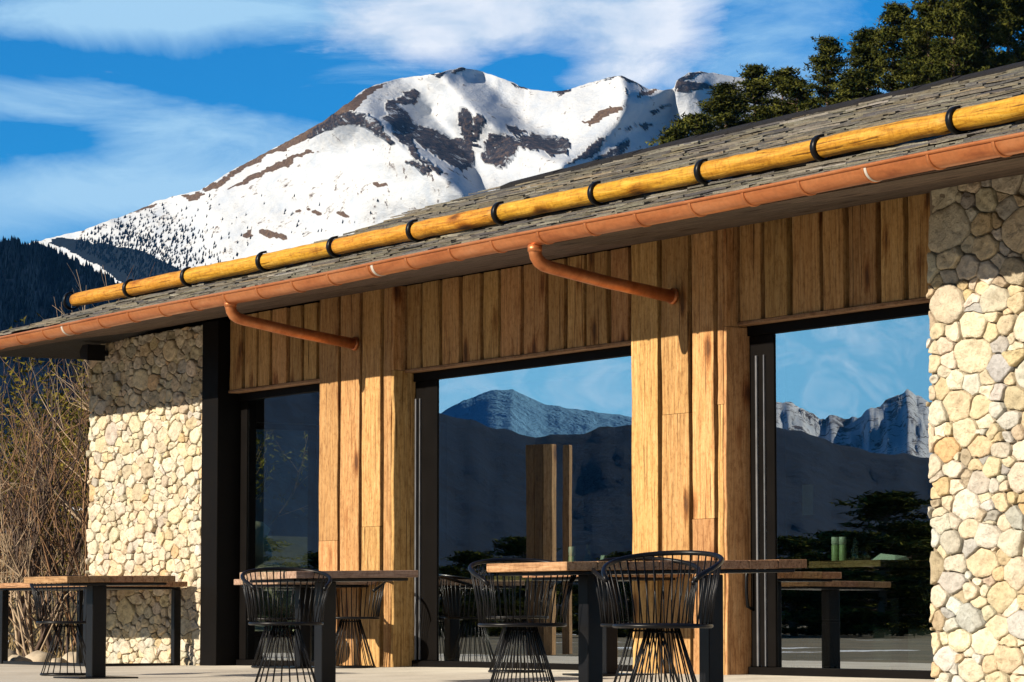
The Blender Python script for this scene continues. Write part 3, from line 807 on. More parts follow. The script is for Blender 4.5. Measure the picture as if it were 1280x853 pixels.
# deck under the slates and the back slopes
mb.col = (.05, .05, .05, 1)
lo = [mb.vert((x, RY0 + .02, rz(RY0 + .02) - .03)) for x, _ in TOP]; hi = [mb.vert((x, max(yy, RY0 + .03), rz(max(yy, RY0 + .03)) - .008)) for x, yy in TOP]
bk = [mb.vert((x, 4.85 if x > -8.5 else .02, 3.02 if x > -8.5 else 3.245)) for x, _ in TOP]
for k in range(len(TOP) - 1): mb.face([lo[k], lo[k + 1], hi[k + 1], hi[k]]); mb.face([hi[k], hi[k + 1], bk[k + 1], bk[k]])
mb.face([lo[-1], bk[-1], hi[-1]])
roof = mb.build('roof', M['slate'], bld)
mb = MB(); mb.col = (.022, .022, .026, 1); random.seed(6)
x = -1.4
while x < 9.2:
    l_ = rnd(.35, .8); ya, yb = interp(TOP, x), interp(TOP, x + l_)
    za, zb = rz(ya), rz(yb); k = .035
    v_ = [mb.vert(p) for p in ((x, ya - .10, za - .045 + k), (x + l_ + .02, yb - .10, zb - .045 + k + rnd(-.01, .01)), (x + l_ + .02, yb, zb + .035 + rnd(0, .01)), (x, ya, za + .035), (x, ya + .12, za - .03), (x + l_ + .02, yb + .12, zb - .03), (x, ya - .10, za - .05), (x + l_ + .02, yb - .10, zb - .05))]
    mb.face([v_[0], v_[1], v_[2], v_[3]]); mb.face([v_[3], v_[2], v_[5], v_[4]]); mb.face([v_[6], v_[7], v_[1], v_[0]]); mb.face([v_[0], v_[3], v_[4], v_[6]]); mb.face([v_[1], v_[7], v_[5], v_[2]])
    x += l_
mb.build('ridge_cap', M['slate'], roof)

# soffit and eaves board
random.seed(9)
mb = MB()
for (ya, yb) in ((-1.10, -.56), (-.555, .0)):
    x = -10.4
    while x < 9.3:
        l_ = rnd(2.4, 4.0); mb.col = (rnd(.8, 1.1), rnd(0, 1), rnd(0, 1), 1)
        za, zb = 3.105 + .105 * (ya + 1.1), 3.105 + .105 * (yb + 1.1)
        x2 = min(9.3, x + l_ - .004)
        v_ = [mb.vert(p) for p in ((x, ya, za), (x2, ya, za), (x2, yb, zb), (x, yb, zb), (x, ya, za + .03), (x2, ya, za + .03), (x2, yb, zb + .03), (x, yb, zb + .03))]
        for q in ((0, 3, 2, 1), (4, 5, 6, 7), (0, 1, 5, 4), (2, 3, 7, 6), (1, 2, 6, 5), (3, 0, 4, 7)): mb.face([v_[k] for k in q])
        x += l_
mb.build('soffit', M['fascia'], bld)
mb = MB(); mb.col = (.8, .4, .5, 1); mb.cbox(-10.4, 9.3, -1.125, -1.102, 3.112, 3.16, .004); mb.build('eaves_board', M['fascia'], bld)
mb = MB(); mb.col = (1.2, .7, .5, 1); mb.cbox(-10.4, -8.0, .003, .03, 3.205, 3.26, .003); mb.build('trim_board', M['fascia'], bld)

# copper gutter: half-round trough with a beaded rim, strap brackets, solder seams
GYC, GZ, GR = -1.215, 3.158, .084
mb = MB(); mb.smooth = True
xs = [-10.6 + .6 * k for k in range(34)]
prev = None
for x in xs:
    sag = .006 * math.sin(x * 1.1) + (x * .0035)
    o_, i_ = [], []
    for k in range(15):
        a = math.pi * (1 + k / 14)
        o_.append(mb.vert((x, GYC + GR * math.cos(a), GZ + sag + GR * math.sin(a)))); i_.append(mb.vert((x, GYC + (GR - .004) * math.cos(a), GZ + sag + (GR - .004) * math.sin(a))))
    if prev:
        for k in range(14):
            mb.face([prev[0][k], prev[0][k + 1], o_[k + 1], o_[k]]); mb.face([prev[1][k + 1], prev[1][k], i_[k], i_[k + 1]])
    prev = (o_, i_)
mb.tube([(x, GYC - GR - .004, GZ + .006 * math.sin(x * 1.1) + x * .0035 + .004) for x in xs], .012, 8)
gut = mb.build('gutter', M['copper'], bld)
def strap(x, wd, dr, name, m_):
    mb = MB(); mb.smooth = True; sag = .006 * math.sin(x * 1.1) + x * .0035
    for k in range(15):
        a = math.pi * (1 + k / 14)
        for xx in (x, x + wd): mb.vert((xx, GYC + (GR + dr) * math.cos(a), GZ + sag + (GR + dr) * math.sin(a)))
        for xx in (x, x + wd): mb.vert((xx, GYC + (GR + .0005) * math.cos(a), GZ + sag + (GR + .0005) * math.sin(a)))
    for k in range(14):
        a = 4 * k; c2 = a + 4
        mb.face([a, a + 1, c2 + 1, c2]); mb.face([a + 2, a, c2, c2 + 2]); mb.face([a + 1, a + 3, c2 + 3, c2 + 1])
    return mb.build(name, m_, gut)
x = -10.05; random.seed(12)
while x < 8.8:
    strap(x, .028, .007, 'gutter_bracket', M['copper']); x += .62 + rnd(-.03, .03)
for px in (76, 463, 1078): strap(at(px, 420 - .2 * px, GYC - GR).x, .035, .003, 'solder_seam', M['solder'])

for (xx, lab) in ((-2.63, 'copper downpipe at the narrow door'), (2.15, 'copper downpipe at the right-hand pillar')):
    mb = MB(); mb.smooth = True
    P = [(xx, GYC, GZ - GR + .02), (xx, GYC, 3.045), (xx, GYC + .008, 3.01), (xx, GYC + .032, 2.976), (xx, GYC + .07, 2.952), (xx, GYC + .13, 2.938), (xx, -.62, 2.862), (xx, -.012, 2.783)]
    mb.tube(P, .047, 16)
    dp = tag(mb.build('downpipe', M['copper'], bld), lab)
    mb = MB(); mb.smooth = True; mb.tube([(xx, -.04, 2.789), (xx, -.014, 2.7855)], .06, 16); mb.build('pipe_collar', M['copper'], dp)
    mb = MB(); mb.smooth = True; mb.tube([(xx, GYC, GZ - GR + .012), (xx, GYC, GZ - GR - .03)], .053, 16); mb.build('pipe_collar', M['copper'], dp)

# snow guard: golden logs held by black hooks
LY = -.78; LR = .067
hooks = [q - .34 for q in (-6.52, -5.17, -3.96, -2.50, -1.24, .06, 1.34, 2.66, 3.98, 5.28, 6.64, 7.95)]
LZ = rz(LY) + .03 + LR + .012
ends = [q - .34 for q in (-6.45, -3.985, -1.27, 1.31, 3.95, 6.60, 9.4)]
random.seed(15); logs = []
for a, b2 in zip(ends, ends[1:]):
    mb = MB(); mb.col = (rnd(.86, 1.05), rnd(0, 1), rnd(0, 1), 1); mb.smooth = True
    if a < -5: mb.col = (.95, .4, .2, 1)
    n = 26; r0, r1 = LR * rnd(.95, 1.06), LR * rnd(.95, 1.06); q = rnd(0, 50)
    pts = [(a + .012 + (b2 - a - .02) * k / n, LY + .008 * fbm(k * .3, q), LZ + .008 * fbm(k * .3, q + 9)) for k in range(n + 1)]
    rr = [(r0 + (r1 - r0) * k / n) * (1 + .05 * fbm(k * .55, q + 20)) for k in range(n + 1)]
    rr[0] *= .93; rr[-1] *= .93
    mb.tube(pts, rr, 22); logs.append(mb.build('snow_guard_log', M['log'], bld))
for x in hooks:
    mb = MB(); mb.smooth = True
    rr = LR * 1.05; n = 28
    for k in range(n + 1):
        a = R(-80) + R(250) * -k / n            # open ring: from the slates under, round the front, over the top
        for (xx, r2) in ((x - .022, rr), (x + .022, rr), (x + .022, rr + .018), (x - .022, rr + .018)): mb.vert((xx, LY + r2 * math.cos(a + R(60)), LZ + r2 * math.sin(a + R(60))))
    for k in range(n):
        for j in range(4): mb.face([4 * k + j, 4 * k + (j + 1) % 4, 4 * k + 4 + (j + 1) % 4, 4 * k + 4 + j])
    mb.face([3, 2, 1, 0]); mb.face([4 * n, 4 * n + 1, 4 * n + 2, 4 * n + 3])
    mb.smooth = False
    mb.build('log_hook', M['black'], bld)

# small black wall light under the eaves at the left corner
mb = MB()
p0 = at(116, 441, -.16)
mb.smooth = False
prof = [(-.10, -.05), (.075, -.085), (.075, .075), (-.05, .075), (-.12, .02)]
fr_ = [mb.vert((p0.x + a, -.25, p0.z + b2)) for a, b2 in prof]; bk_ = [mb.vert((p0.x + a, -.06, p0.z + b2)) for a, b2 in prof]
mb.face(fr_); mb.face(bk_[::-1])
for k in range(5): mb.face([fr_[k], bk_[k], bk_[(k + 1) % 5], fr_[(k + 1) % 5]])
wl = mb.build('wall_light', M['black'], bld)
mb = MB(); mb.tube([(p0.x, -.06, p0.z), (p0.x, .0, p0.z)], .03, 10); mb.build('bracket', M['black'], wl)

# ================================================================== FURNITURE ON THE TERRACE
def place(px, py, s):
    """ground point whose picture scale is s pixels per metre"""
    d = ray(px, py); p = CAM + d * (F / s / d.dot(FW)); return Vector((p.x, p.y, fz(p.x, p.y)))

def make_chair(name, rz_, loc):
    c = empty(name, loc, rz_)
    HS, RS, H0, H1, RR = .415, .236, .775, .635, .287
    mb = MB(); mb.smooth = True
    mb.tube([(RS * math.cos(6.2832 * k / 40), RS * math.sin(6.2832 * k / 40), HS) for k in range(40)], .0105, 8, closed=True)
    mb.smooth = False
    mb.lathe([(RS - .012, HS - .006), (RS - .004, HS - .002), (RS - .006, HS + .006), (.05, HS + .003)], 40)
    mb.build('seat', M['black'], c)
    A0 = R(52)
    def hh(a):
        u = (a - A0) / (2 * math.pi - 2 * A0); return H1 + (H0 - H1) * math.sin(math.pi * u) ** .75
    n = 27; rods = MB(); rods.smooth = True
    for k in range(n):
        a = A0 + R(3) + (2 * math.pi - 2 * A0 - R(6)) * k / (n - 1)
        ab = math.pi + (a - math.pi) * .93
        h = hh(a)
        rods.tube([(RS * math.cos(ab), RS * math.sin(ab), HS + .004), (RS * 1.06 * math.cos(ab * .6 + a * .4), RS * 1.06 * math.sin(ab * .6 + a * .4), HS + .12), (RR * math.cos(a), RR * math.sin(a), h)], .0040, 6)
    bk = rods.build('backrest', M['black'], c)
    rl = MB(); rl.smooth = True
    m_ = 44; pts = []
    for k in range(m_ + 1):
        a = A0 + (2 * math.pi - 2 * A0) * k / m_; pts.append((RR * math.cos(a), RR * math.sin(a), hh(a)))
    rl.tube(pts, .0125, 10); rl.build('rail', M['black'], bk)
    b_ = MB(); b_.smooth = True
    rt, rb = .078, .205; n = 22
    for k in range(n):
        a = 6.2832 * k / n
        b_.tube([(rt * math.cos(a), rt * math.sin(a), HS - .008), (rb * math.cos(a), rb * math.sin(a), .012)], .0040, 6)
    b_.tube([(rb * math.cos(6.2832 * k / 36), rb * math.sin(6.2832 * k / 36), .011) for k in range(36)], .009, 8, closed=True)
    b_.tube([(rt * math.cos(6.2832 * k / 20), rt * math.sin(6.2832 * k / 20), HS - .03) for k in range(20)], .006, 6, closed=True)
    b_.build('base', M['black'], c)
    return c

CG = 'black wire chairs of the terrace and dining room'
def G(x, y): return Vector((x, y, fz(x, y)))
spots = [
    (place(84, 849, 160), -24, 'black wire chair at the small table by the far stone wall', CG),
    (place(357, 853, 192), -20, 'black wire chair whose rail curls over the end of the plank table', CG),
    (G(-3.02, -.56), -30, 'black wire chair half hidden behind the plank table, beside the narrow door', CG),
    (G(-2.08, -.36), -40, 'black wire chair standing against the pillar between the doors', CG),
    (place(653, 870, 228), -20, 'black wire chair tucked under the pale end of the long table', CG),
    (place(829, 893, 258), -54, 'large black wire chair in front of the right-hand timber pillar', CG),
    (place(808, 872, 234), -26, 'black wire chair half hidden behind the large front chair', CG),
    (G(.75, -.50), -20, 'black wire chair in the shade in front of the wide door', CG),
]
chair0 = None
for loc, rz_, lab, grp in spots:
    if chair0 is None: c = chair0 = make_chair('wire_chair', R(rz_), loc)
    else:
        c = copy_tree(chair0); c.location = loc; c.rotation_euler = (0, 0, R(rz_))
    tag(c, lab, 'chair', grp)

def table(name, x0, x1, y0, y1, top, posts, along, label, th=.048, tilt=0.0, base=True, legs=None, group=None, mt=None, npl=6):
    cx, cy = (x0 + x1) / 2, (y0 + y1) / 2; z0 = fz(cx, cy)
    t_ = empty(name, (cx, cy, z0))
    mb = MB(); random.seed(int(abs(x0 * 97 + y0 * 31)))
    h = top - z0
    for k in range(npl):
        mb.col = (rnd(.82, 1.08), rnd(0, 1), rnd(0, 1), 1); dz = rnd(-.0015, .0015)
        if along == 'y':
            a = x0 - cx + (x1 - x0) * k / npl; mb.cbox(a + .0015, a + (x1 - x0) / npl - .0015, y0 - cy, y1 - cy, h - th + dz, h + dz, .003)
        else:
            a = y0 - cy + (y1 - y0) * k / npl; mb.cbox(x0 - cx, x1 - cx, a + .0015, a + (y1 - y0) / npl - .0015, h - th + dz, h + dz, .003)
    o = mb.build('tabletop', mt or M['top_' + along], t_); o.rotation_euler = (tilt, 0, 0); o.location.z = 0
    mb = MB(); mb.cbox(x0 - cx + .05, x1 - cx - .05, y0 - cy + .05, y1 - cy - .05, h - th - .022, h - th - .003, .003)
    f_ = mb.build('underframe', M['black'], t_); f_.rotation_euler = (tilt, 0, 0)
    for (px_, py_, w_) in posts:
        mb = MB(); mb.cbox(px_ - cx - w_ / 2, px_ - cx + w_ / 2, py_ - cy - w_ / 2, py_ - cy + w_ / 2, .012 if base else .0, h - th - .022, .004)
        p_ = mb.build('post' if base else 'leg', M['black'], t_)
        if base:
            mb = MB(); mb.cbox(px_ - cx - .24, px_ - cx + .24, py_ - cy - .24, py_ - cy + .24, .0, .012, .003); mb.build('base_plate', M['black'], p_)
    for (xa, xb, ya, yb) in legs or []:
        mb = MB(); mb.cbox(xa - cx, xb - cx, ya - cy, yb - cy, .0, .03, .003); mb.build('floor_bar', M['black'], t_)
    return tag(t_, label, 'table', group)

TG = 'tables on the terrace'
table('long_table', 6.11, 6.93, -4.02, -2.42, .765, [(6.52, -3.61, .10), (6.52, -2.80, .10)], 'x', 'long brown wooden table on two black posts in front of the wide door', tilt=.016, group=TG, npl=8)
table('plank_table', 1.77, 2.59, -3.34, -2.41, .765, [(2.20, -2.92, .11)], 'y', 'square table of pale planks on one thick black post', tilt=.014, group=TG)
table('small_table', -1.30, -.50, -3.606, -2.72, .762, [(-.84, -3.22, .115)], 'x', 'dark wooden table on one black post at the left, with a chair tucked under', tilt=.012, group=TG, npl=5)
table('wall_table', 1.52, 2.29, -.93, -.025, .79, [(2.00, -.50, .10)], 'x', 'square table close to the right-hand pillar, mostly hidden by the long table', group=TG, npl=5)
table('wall_table', -3.02, -2.22, -.97, -.03, .775, [(-2.66, -.50, .10)], 'y', 'square table close to the pillar between the doors, behind the plank table', group=TG)
table('bench_table', -8.45, -5.76, -1.0, -.06, .785, [(-8.0, -.95, .07), (-6.02, -.95, .07), (-5.86, -.13, .07), (-8.0, -.13, .07)], 'x', 'long table on thin square legs along the sunlit stone wall', base=False,
      legs=[(-7.96, -6.06, -.975, -.925), (-5.885, -5.835, -.91, -.17)], group=TG, npl=6)

# ================================================================== DINING ROOM SEEN THROUGH THE PANES
pc = at(1100, 700, .50)
table('dining_table', pc.x - .85, pc.x, .50, 1.45, pc.z, [(pc.x - .42, 1.0, .09)], 'x', 'dining table behind the right-hand door, laid with shakers and a plate', group='tables in the dining room')
table('dining_table', -1.75, -.35, .75, 1.55, .80, [(-1.05, 1.15, .09)], 'x', 'dining table behind the wide door with a bottle and a card on it', group='tables in the dining room')
DG = CG
for (x, y, rz_, lab) in ((2.42, 1.05, 10, 'black wire chair at the left of the table behind the right-hand door'), (4.12, 1.0, 190, 'black wire chair at the stone wall side of the table behind the right-hand door'), (-.1, 1.2, 160, 'black wire chair at the table behind the wide door')):
    c = copy_tree(chair0); c.location = (x, y, .012); c.rotation_euler = (0, 0, R(rz_)); tag(c, lab, 'chair', DG)

def on(px, Y, z): p = at(px, 700, Y); return Vector((p.x, Y, z))
def shaker(p, m_, lab, h=.17, r=.026):
    mb = MB(); mb.lathe([(r * .96, 0), (r, .006), (r, h * .66), (r * .94, h * .67)], 20); o = mb.build('shaker', m_, None, p)
    mb = MB(); mb.lathe([(r * .86, h * .67), (r * .86, h * .70), (r, h * .71), (r, h * .985), (r * .9, h)], 20); mb.build('cap', M['ceramic_white'] if m_ is M['ceramic_green'] else m_, o)
    return tag(o, lab, 'shaker', 'salt and pepper shakers')
zt = pc.z + .001
shaker(on(1044, .60, zt), M['ceramic_green'], 'pale green shaker with white cap, left of the pair behind the right-hand door')
shaker(on(1053.5, .62, zt), M['ceramic_green'], 'pale green shaker with white cap, right of the pair behind the right-hand door')
shaker(on(715, 1.25, .801), M['ceramic_green'], 'pale green shaker on the table behind the wide door', .24, .03)
def glassware(p, lab, prof, name, cat):
    mb = MB(); mb.lathe(prof, 20); return tag(mb.build(name, M['glassware'], None, p), lab, cat)
glassware(on(735, 1.2, .801), 'clear glass bottle on the table behind the wide door', [(.035, 0), (.037, .01), (.037, .14), (.016, .19), (.014, .25), (.017, .255)], 'glass_bottle', 'bottle')
glassware(on(1069, .66, zt), 'small clear oil bottle beside the shaker pair', [(.028, 0), (.03, .008), (.03, .08), (.012, .12), (.011, .16), (.014, .165)], 'oil_bottle', 'bottle')
glassware(on(1083, .74, zt), 'clear drinking glass beside the folded napkin', [(.028, 0), (.032, .004), (.036, .10), (.034, .10), (.03, .008)], 'drinking_glass', 'glass')
mb = MB(); mb.lathe([(.05, 0), (.06, .003), (.105, .016), (.108, .018), (.10, .015), (.055, .005)], 28); tag(mb.build('plate', M['ceramic_white'], None, on(1073, .80, zt)), 'white plate on the table behind the right-hand door', 'plate')
mb = MB(); q = on(1112, .78, zt)
v_ = [mb.vert(p) for p in ((-.12, -.07, .002), (.12, -.05, .002), (.13, .07, .004), (-.11, .06, .004), (-.05, -.04, .05), (.09, -.02, .035), (.12, .05, .03), (-.06, .05, .045))]
for f_ in ((0, 3, 2, 1), (4, 5, 6, 7), (0, 1, 5, 4), (1, 2, 6, 5), (2, 3, 7, 6), (3, 0, 4, 7)): mb.face([v_[k] for k in f_])
tag(mb.build('napkin', M['paper'], None, q), 'folded white napkin lying near the stone wall side of the dining table', 'napkin')
mb = MB(); mb.cbox(-.055, .055, -.004, .004, 0, .16, .001); o = mb.build('menu_card', M['paper'], None, on(748, 1.1, .801)); o.rotation_euler = (R(-14), 0, R(-20)); tag(o, 'small white card propped on the table behind the wide door', 'card')
mb = MB(); mb.cbox(-.08, .08, -.006, .006, -.14, .14, .001); o = mb.build('wall_notice', M['paper'], None, at(1010, 625, 4.48)); tag(o, 'small pale notice on the back wall of the dining room', 'notice')

# timber screen and added ghost post on the far side of the terrace, seen as a mirror image in the wide door
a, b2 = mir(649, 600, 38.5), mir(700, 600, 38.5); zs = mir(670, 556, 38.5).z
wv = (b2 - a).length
scr = tag(empty('timber_screen', ((a.x + b2.x) / 2, (a.y + b2.y) / 2, .0), R(-25)), 'tall timber screen, its boards toned shaded and one edge toned sunlit, mirrored in the wide door', 'screen')
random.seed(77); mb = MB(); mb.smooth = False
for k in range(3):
    mb.col = (rnd(.28, .4) if k < 2 else .9, rnd(0, 1), .5, 1); mb.cbox(-.19 + .125 * k, -.07 + .125 * k, -.05, .05, 0, zs, .005)  # shade and sunlit edge put into the tones of the boards
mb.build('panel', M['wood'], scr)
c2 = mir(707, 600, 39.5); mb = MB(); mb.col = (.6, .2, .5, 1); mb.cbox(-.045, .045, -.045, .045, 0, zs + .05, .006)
o = mb.build('ghost_reflection_post', M['wood'], None, (c2.x, c2.y, 0)); o.rotation_euler = (0, 0, R(-30))  # added to imitate the double-reflection ghost of the lit screen edge
tag(o, 'slim added post imitating the ghost reflection of the lit screen edge', 'post')

# ================================================================== PLANTS
def clump(mb, p, r, n, sh, flat=.55, ln=1.0):
    for _ in range(n):
        d = Vector((rnd(-1, 1), rnd(-1, 1), rnd(-1, 1) * flat))
        q = p + d * r
        a = Vector((rnd(-1, 1), rnd(-1, 1), rnd(-.6, 1.0))).normalized() * r * .55 * ln
        b_ = a.cross(Vector((rnd(-1, 1), rnd(-1, 1), rnd(-1, 1)))).normalized() * r * .125
        s_ = min(1, max(0, sh + rnd(-.18, .18))); mb.col = (s_, s_, s_, 1)
        mb.face([mb.vert(q - b_), mb.vert(q + b_), mb.vert(q + a)])

def pine(seed, H, W, base, name='pine_tree', slim=1.0):
    """Scots pine: bare lower trunk, whorled limbs, layered open pads of needles"""
    random.seed(seed)
    root = empty(name, (0, 0, 0))
    tr = MB(); tr.smooth = True
    lean = (rnd(-.03, .03), rnd(-.03, .03)); pts = [(lean[0] * z + .12 * fbm(z * .2, seed), lean[1] * z + .12 * fbm(z * .2, seed + 5), z) for z in [H * k / 14 for k in range(15)]]
    def ctr(z): 
        k = min(13.999, z / H * 14); i = int(k); f = k - i
        return Vector(pts[i]).lerp(Vector(pts[i + 1]), f)
    tr.tube(pts, [H * .014 * (1 - .85 * k / 14) + .02 for k in range(15)], 7)
    fo = MB()
    z = base
    while z < H - .2:
        u = (z - base) / (H - base)
        prof = 1.28 * (1 - u) ** .88 * (.6 + .4 * min(1, u * 4))
        nb = random.randint(5, 7)
        for k in range(nb):
            a = rnd(0, 6.283); l_ = W * prof * rnd(.45, 1.3) + .3
            p0 = ctr(z + rnd(-.2, .2)); up = rnd(-.08, .30) + .35 * u
            p1 = p0 + Vector((math.cos(a) * l_ * .55, math.sin(a) * l_ * .55, l_ * up * .35)); p2 = p0 + Vector((math.cos(a) * l_, math.sin(a) * l_, l_ * up))
            tr.tube([p0, p1, p2], [.05 + .012 * l_, .035, .012], 4, caps=False)
            m_ = max(2, int(l_ / .34))
            for j in range(m_):
                t_ = (j + .8) / m_
                if t_ < .25: continue
                q = (p0.lerp(p1, t_ * 2) if t_ < .5 else p1.lerp(p2, t_ * 2 - 1))
                for _ in range(2 if t_ > .45 else 1):
                    o_ = Vector((rnd(-.45, .45), rnd(-.45, .45), rnd(-.05, .16))) * (.4 + .6 * t_)
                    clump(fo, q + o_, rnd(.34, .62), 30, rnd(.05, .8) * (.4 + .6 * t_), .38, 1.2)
        z += rnd(.55, .95) * (1 if u < .75 else .55)
    clump(fo, ctr(H), .3, 16, .5)
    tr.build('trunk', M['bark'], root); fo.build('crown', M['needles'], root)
    return root
PG = 'pines on the rise behind the roof'
protos = [pine(101, 17, 2.5, 2.5), pine(102, 15, 2.9, 2.0), pine(103, 19, 2.2, 3.0), pine(104, 12, 2.7, .8)]
# px of the top, py of the top, distance, prototype, label
PT = [(836, 162, 215, 3, 'small low pine farthest left on the ridge line, just over the slates'),
      (868, 143, 222, 3, 'low rounded pine second from the left above the slates'), (905, 122, 232, 1, 'broad pine with a flat shoulder where the grove begins'),
      (941, 84, 240, 1, 'spreading pine with a feathery flat top left of the gap'), (972, 88, 238, 3, 'round-topped pine right of the feathery one'), (999, 100, 236, 3, 'short pine filling the dip between two taller pines'),
      (1034, 44, 232, 0, 'tall narrow pine with a rounded top, standing apart'), (1064, 92, 228, 3, 'low pine in the notch right of the rounded tall one'),
      (1088, 40, 236, 1, 'dense broad pine left of the pair at the upper frame'), (1112, 2, 230, 0, 'tall pine reaching the upper frame, right of the notch'), (1140, 30, 244, 1, 'dark pine in the second row behind the pale trunk'),
      (1158, -28, 226, 2, 'tall slender pine left of the pale bare trunk'), (1186, -60, 222, 2, 'pine with a long pale bare trunk'), (1208, -10, 238, 1, 'thick pine directly right of the pale trunk'), (1232, -40, 224, 0, 'very tall pine second from the right frame edge'),
      (1262, -30, 232, 1, 'broad sunlit pine at the right frame edge'), (1290, -50, 226, 0, 'pine cut by the right frame edge')]
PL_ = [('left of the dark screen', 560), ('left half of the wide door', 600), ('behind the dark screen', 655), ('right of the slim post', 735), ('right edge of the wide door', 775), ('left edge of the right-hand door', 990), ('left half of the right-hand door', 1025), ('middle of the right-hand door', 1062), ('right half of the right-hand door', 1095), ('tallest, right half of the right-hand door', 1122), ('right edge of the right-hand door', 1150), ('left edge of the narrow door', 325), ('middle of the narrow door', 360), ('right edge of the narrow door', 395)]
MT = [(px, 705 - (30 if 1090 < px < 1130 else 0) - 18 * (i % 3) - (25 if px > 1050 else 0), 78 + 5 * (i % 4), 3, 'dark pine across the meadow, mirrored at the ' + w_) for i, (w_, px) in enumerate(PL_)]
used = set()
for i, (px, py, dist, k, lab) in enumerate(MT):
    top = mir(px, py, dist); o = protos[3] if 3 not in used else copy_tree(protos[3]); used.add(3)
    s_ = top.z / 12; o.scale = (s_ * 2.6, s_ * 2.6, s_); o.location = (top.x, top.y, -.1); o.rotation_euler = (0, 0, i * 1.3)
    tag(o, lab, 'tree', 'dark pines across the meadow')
for i, (px, py, dist, k, lab) in enumerate(PT):
    top = far(px, py, dist); g0 = hgt(top.x, top.y); Hh = {0: 17, 1: 15, 2: 19, 3: 12}[k]
    o = protos[k] if k not in used else copy_tree(protos[k]); used.add(k)
    s_ = max(.7, min(1.7, (top.z - g0) / Hh)); sx = .92 + .16 * ((i * 37) % 10) / 10
    if k in (0, 2): sx *= .9
    o.scale = (sx * 1.06, sx * 1.06, s_); o.location = (top.x, top.y, g0 - .1 if s_ < 1.69 else top.z - Hh * s_); o.rotation_euler = (0, 0, i * 1.7)
    tag(o, lab, 'tree', PG)

def shrub(seed, H, stems, name, m_, spread=.5, depth=4, leaves=0, thick=.018):
    random.seed(seed); root = empty(name)
    tw = MB(); tw.smooth = True; lf = MB()
    def grow(p, d, l_, r_, lev):
        n = 3; pts = [p]; q = p.copy(); dd = d.copy()
        for _ in range(n):
            dd = (dd + Vector((rnd(-.22, .22), rnd(-.22, .22), rnd(-.08, .16)))).normalized(); q = q + dd * l_ / n; pts.append(q.copy())
        tw.tube(pts, [r_, r_ * .85, r_ * .7, r_ * .5], 4 if lev < 2 else 3, caps=False)
        if leaves and lev >= depth - 1:
            for _ in range(leaves): clump(lf, pts[random.randint(1, 3)], .10, 2, rnd(.1, 1), 1, 1.2)
        if lev < depth:
            for _ in range(random.randint(2, 4)):
                t_ = random.randint(1, 3); a = dd.orthogonal().normalized(); a.rotate(__import__('mathutils').Quaternion(dd, rnd(0, 6.283)))
                grow(pts[t_], (dd + a * rnd(.35, .9) + Vector((0, 0, .15))).normalized(), l_ * rnd(.5, .8), r_ * rnd(.45, .62), lev + 1)
    for k in range(stems):
        a = rnd(0, 6.283); grow(Vector((rnd(-.25, .25), rnd(-.25, .25), -.15)), Vector((math.cos(a) * rnd(0, spread), math.sin(a) * rnd(0, spread), 1)).normalized(), H * rnd(.38, .55), thick * rnd(.6, 1.2), 0)
    tw.build('branches', m_, root)
    if leaves: lf.build('leaves', M['leaf'], root)
    return root
SH = [shrub(201, 3.0, 6, 'bare_shrub', M['twig'], .6, 3, thick=.03), shrub(202, 3.4, 5, 'bare_shrub', M['twig_dark'], .45, 3, thick=.034), shrub(203, 2.4, 6, 'bare_shrub', M['twig_pale'], .75, 3, thick=.026), shrub(204, 2.6, 7, 'leafy_shrub', M['twig'], .6, 3, 9), shrub(205, 4.2, 2, 'birch_sapling', M['twig_pale'], .12, thick=.03)]
SP_ = [(-15, 640, 37, 0, 1.15, 'bare brown shrub cut by the left frame edge'), (22, 720, 36, 1, 1.05, 'tall bare shrub with thin upright stems near the left edge'), (58, 660, 38, 0, 1.1, 'dense bare shrub in the middle of the thicket'), (92, 700, 36.5, 1, 1.0, 'bare shrub touching the corner of the stone wall'),
       (40, 760, 34.5, 2, .9, 'pale twiggy shrub low in front of the thicket'),  
       (72, 640, 42, 3, 1.1, 'yellow-green leafy shrub behind the bare stems near the wall'), (15, 600, 50, 3, 1.0, 'small yellow-green leafy shrub farther back at the left'),
        (100, 600, 47, 1, 1.2, 'tall bare shrub showing over the wall corner'),
       (150, 700, 36, 4, 1.0, 'birch sapling seen through the narrow door'), (185, 720, 34, 4, .9, 'second birch sapling seen through the narrow door'), (165, 690, 39, 3, 1.3, 'leafy shrub seen through the narrow door'), (135, 720, 35, 0, 1.0, 'bare shrub seen through the narrow door'), (200, 690, 38, 3, 1.2, 'leafy shrub deep behind the stone wall')]
used = set()
for i, (px, py, dist, k, s_, lab) in enumerate(SP_):
    p = far(px, 771, dist); o = SH[k] if k not in used else copy_tree(SH[k]); used.add(k)
    o.location = (p.x, p.y, hgt(p.x, p.y)); o.scale = (s_, s_, s_ * (1 + .05 * (i % 3))); o.rotation_euler = (0, 0, i * 2.1)
    tag(o, lab, 'birch' if k == 4 else 'shrub', 'thicket at the left end of the building')

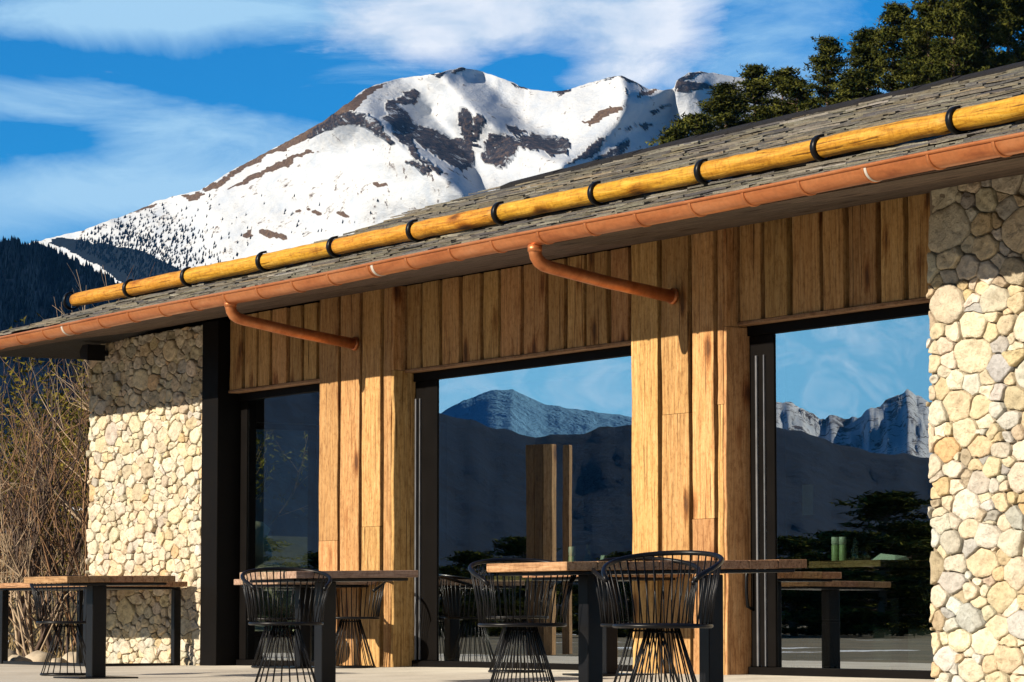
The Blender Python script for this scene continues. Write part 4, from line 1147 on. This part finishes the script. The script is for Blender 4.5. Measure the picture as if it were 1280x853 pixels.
def boulder(p, r, seed, lab):
    random.seed(seed); mb = MB(); mb.smooth = True; n, m_ = 14, 9; rows = []
    for j in range(m_ + 1):
        th_ = math.pi * j / m_
        rows.append([])
        for k in range(n):
            d = Vector((math.sin(th_) * math.cos(6.2832 * k / n), math.sin(th_) * math.sin(6.2832 * k / n), math.cos(th_) * .75))
            rows[-1].append(mb.vert(d * r * (1 + .35 * fbm(d.x * 1.4 + seed, d.y * 1.4, d.z * 1.4, 3))))
    for A, B in zip(rows, rows[1:]):
        for k in range(n): mb.face([A[k], B[k], B[(k + 1) % n], A[(k + 1) % n]])
    tag(mb.build('boulder', M['rock'], None, p), lab, 'boulder', 'boulders under the thicket')
for i, (px, dist, r, lab) in enumerate(((22, 31.5, .22, 'pale boulder behind the leftmost table leg'), (48, 32.2, .28, 'pale boulder behind the wire chair at the far table'), (72, 31.4, .18, 'small boulder near the corner of the stone wall'), (95, 32.4, .26, 'boulder touching the corner of the stone wall'), (4, 32.5, .30, 'boulder at the left frame edge'), (150, 33.5, .5, 'large boulder seen through the narrow door'), (180, 33, .4, 'boulder seen low through the narrow door'), (165, 35, .55, 'largest boulder seen through the narrow door'))):
    p = far(px, 771, dist); boulder(Vector((p.x, p.y, hgt(p.x, p.y) + r * .1)), r * (.62 if px < 120 else 1), i, lab)

BW = ['lowest left', 'lowest middle', 'lowest right', 'second row left', 'second row right', 'third row left', 'third row right', 'topmost']
for i, (dx, y, z, r) in enumerate(((0, 2.5, .15, .42), (-.2, 3.2, .12, .45), (.1, 3.9, .18, .40), (-.4, 2.8, .72, .36), (-.5, 3.6, .75, .40), (-.8, 2.7, 1.25, .33), (-.9, 3.4, 1.30, .36), (-1.2, 3.1, 1.75, .30))):
    boulder(Vector((-10.6 + dx, y, z)), r, 40 + i, 'pale boulder of the rock bank seen through the narrow door, ' + BW[i])

# strip of green grass behind the slab edge
random.seed(31); mb = MB()
for k in range(9000):
    px, dist = rnd(-60, 118), rnd(29.3, 31.4); p = far(px, 771, dist)
    if p.y < .35: continue
    z = hgt(p.x, p.y) - .01; a = rnd(0, 6.283); h = rnd(.04, .12)
    mb.face([mb.vert((p.x + .008 * math.cos(a), p.y + .008 * math.sin(a), z)), mb.vert((p.x - .008 * math.cos(a), p.y - .008 * math.sin(a), z)), mb.vert((p.x + rnd(-.03, .03), p.y + rnd(-.03, .03), z + h))])
tag(mb.build('grass', M['grass']), 'strip of green grass behind the edge of the terrace', 'grass', kind='stuff')
random.seed(32); mb = MB()
for k in range(9000):
    px, dist = rnd(-60, 260), rnd(31.5, 60); p = far(px, 771, dist)
    if p.y < .6 or (p.x > -8.6): continue
    z = hgt(p.x, p.y) - .02; a = rnd(0, 6.283); h = rnd(.06, .18)
    mb.col = (rnd(.3, 1),) * 3 + (1,)
    mb.face([mb.vert((p.x + .02 * math.cos(a), p.y + .02 * math.sin(a), z)), mb.vert((p.x - .02 * math.cos(a), p.y - .02 * math.sin(a), z)), mb.vert((p.x + rnd(-.12, .12), p.y + rnd(-.12, .12), z + h))])
tag(mb.build('dry_grass', M['straw']), 'dry straw-coloured grass on the bank behind the thicket', 'dry grass', kind='stuff')

# guard rail on the bank
p = far(88, 640, 52); q = far(150, 636, 52); z0 = far(100, 641, 52).z
gr = tag(empty('guard_rail', (p.x, p.y, z0 - .5)), 'short grey guard rail behind the thicket beside the wall corner', 'guard rail')
d = Vector((q.x - p.x, q.y - p.y, 0))
mb = MB(); mb.smooth = True; mb.tube([(0, 0, .52), (d.x, d.y, .55)], .07, 8); mb.build('rail', M['galv'], gr)
for t_ in (.02, .5, .98):
    mb = MB(); mb.tube([(d.x * t_, d.y * t_ + .05, -1.2), (d.x * t_, d.y * t_ + .05, .5)], .045, 6); mb.build('post', M['galv'], gr)

# thin valley air
hz = MB(); hz.box(-11500, 2600, -11500, 6500, -3.0, 1250)
m = bpy.data.materials.new('valley_air'); m.use_nodes = True; nt = m.node_tree; nt.nodes.clear()
o_ = nt.nodes.new('ShaderNodeOutputMaterial'); pv = nt.nodes.new('ShaderNodeVolumePrincipled')
pv.inputs['Color'].default_value = (.10, .42, 1.0, 1); pv.inputs['Density'].default_value = 1.5e-5; pv.inputs['Anisotropy'].default_value = 0.0
L(nt, pv.outputs[0], o_.inputs['Volume'])
tag(hz.build('haze', m), kind='stuff')

S.cycles.diffuse_bounces = 2
S.view_settings.view_transform = 'Standard'; S.view_settings.look = 'None'; S.view_settings.exposure = 0.7; S.view_settings.gamma = 1
